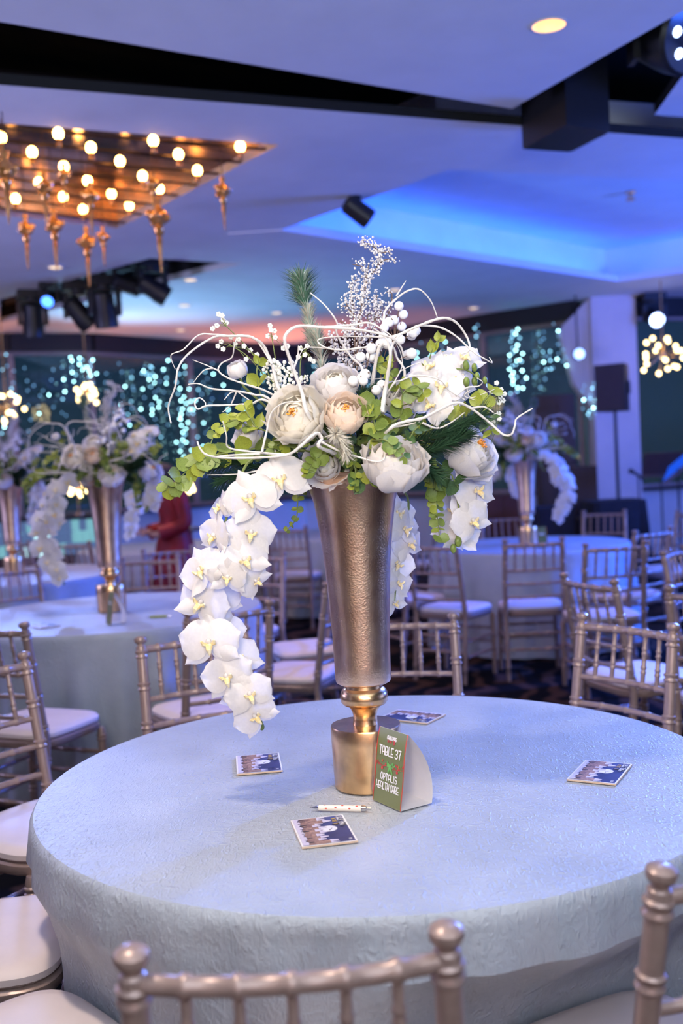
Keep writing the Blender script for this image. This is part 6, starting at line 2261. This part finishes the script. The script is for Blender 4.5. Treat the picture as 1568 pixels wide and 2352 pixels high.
# black-draped equipment table
c0, c1 = aty(1362, 1160, 10.6), aty(1492, 1160, 10.6)
zt = aty(1400, 1152, 10.6).z
a = MB()
nn_ = 60
vs, fs = [], []
wd, dp = c1.x - c0.x, 0.55
for j, (z, f) in enumerate(((zt, 0.0), (zt - 0.01, 0.006), (zt * 0.7, 0.02), (zt * 0.35, 0.035), (0.01, 0.045))):
    for k in range(nn_):
        an = 2 * PI * k / nn_
        ca, sa = math.cos(an), math.sin(an)
        x = math.copysign(abs(ca) ** 0.25, ca) * (wd / 2 + f * (1 + 0.6 * math.sin(k * 2.1)))
        y_ = math.copysign(abs(sa) ** 0.25, sa) * (dp / 2 + f * (1 + 0.6 * math.sin(k * 2.1)))
        vs.append((x, y_, z))
for j in range(4):
    for k in range(nn_):
        fs.append((j * nn_ + k, (j + 1) * nn_ + k, (j + 1) * nn_ + (k + 1) % nn_, j * nn_ + (k + 1) % nn_))
fs.append(tuple(range(nn_)))
a.add(vs, fs)
o = ob('draped_table', (a, mat('black_drape', (0.010, 0.010, 0.016), 0.9, var=0.2, scale=20)))
o.location = ((c0.x + c1.x) / 2, 10.6 + 0.35, 0)
tag(o, 'table under a black cloth to the floor beside the loudspeaker pole', 'table')
# music stands and microphone
for px, py, y, lab, m_, tilt in ((1517, 1085, 11.9, 'dark music stand with a brown ledge near the pale column', mat('dark_brown_metal', (0.07, 0.035, 0.03), 0.5, var=0.1, scale=20), -0.5), (1556, 1075, 11.0, 'music stand with a desk glowing blue by itself', emit('blue_glow_desk', (0.01, 0.10, 0.9), 0.9), -0.9)):  # blue desk emits by itself, in place of blue light falling on it
    c = aty(px, py, y)
    t = thing('music_stand', lab, 'music stand', (c.x, c.y, 0), math.radians(20 if m_.name.startswith('blue') else 0))
    a = MB()
    a.tube([(0, 0, 0.2), (0, 0, c.z)], 0.011, 8)
    ob('pole', (a, BLACKP), t)
    for k in range(3):
        an = 2 * PI * k / 3
        a = MB()
        a.tube([(0, 0, 0.25), (0.25 * math.cos(an), 0.25 * math.sin(an), 0.01)], 0.009, 6)
        ob('leg', (a, BLACKP), t)
    a = MB()
    M = Matrix.Translation((0, 0, c.z)) @ Matrix.Rotation(-tilt, 4, 'X')
    if m_.name.startswith('blue'):
        M = Matrix.Translation((0, 0, c.z)) @ Matrix.Rotation(-0.55, 4, 'Y') @ Matrix.Rotation(0.9, 4, 'X')
    a.box((-0.22, -0.008, -0.02), (0.22, 0.0, 0.26), 0, M)
    d_ = ob('desk', a.mesh('desk', m_, smooth=False), t)
    a = MB()
    a.box((-0.22, -0.05, -0.028), (0.22, 0.0, -0.02), 0, M)
    ob('ledge', a.mesh('ledge', mat('brown_ledge', (0.16, 0.08, 0.06), 0.5, var=0.1, scale=20), smooth=False), d_)
c = aty(1465, 1085, 11.5)
t = thing('microphone_stand', 'thin black microphone stand between column and music stand', 'microphone', (c.x, c.y, 0))
a = MB()
a.tube([(0, 0, 0.01), (0, 0, c.z - 0.04)], 0.009, 8)
ob('pole', (a, BLACKP), t)
a = MB()
a.lathe([(0.14, 0), (0.14, 0.012), (0.03, 0.022)], 20)
ob('base', (a, BLACKP), t)
a = MB()
a.tube([(0.06, -0.02, c.z - 0.10), (0, 0, c.z - 0.03), (-0.06, 0.01, c.z + 0.01)], [0.012, 0.015, 0.02], 10)
a.ball((-0.075, 0.012, c.z + 0.018), 0.03, 10, 8)
ob('microphone', (a, BLACKP), t)
# long low wall cabinet below the right-hand glass is the far wall itself; an added blue light hangs before it, standing in for a reflection
p = aty(1330, 813, 13.4)
t = thing('reflection_stand_in', 'small blue-white spotlight glowing in front of the window beside the column', 'spotlight', p)
a = MB()
M = Vector((-0.1, -1, -0.1)).to_track_quat('Z', 'Y').to_matrix().to_4x4()
a.lathe([(0.05, -0.12), (0.075, -0.10), (0.08, 0.0), (0.07, 0.0)], 18, M=M)
ob('housing', (a, BLACKP), t)
a = MB()
a.lathe([(0.068, 0.001), (0.04, 0.012), (0.0, 0.014)], 16, M=M, cap=False)
ob('lens', (a, emit('pale_blue_lens', (0.28, 0.45, 1.0), 4.0)), t)
a = MB()
a.tube([(0, 0.08, 0.05), (0, 0.1, HC - p.z)], 0.01, 6)
ob('drop_rod', (a, BLACKP), t)
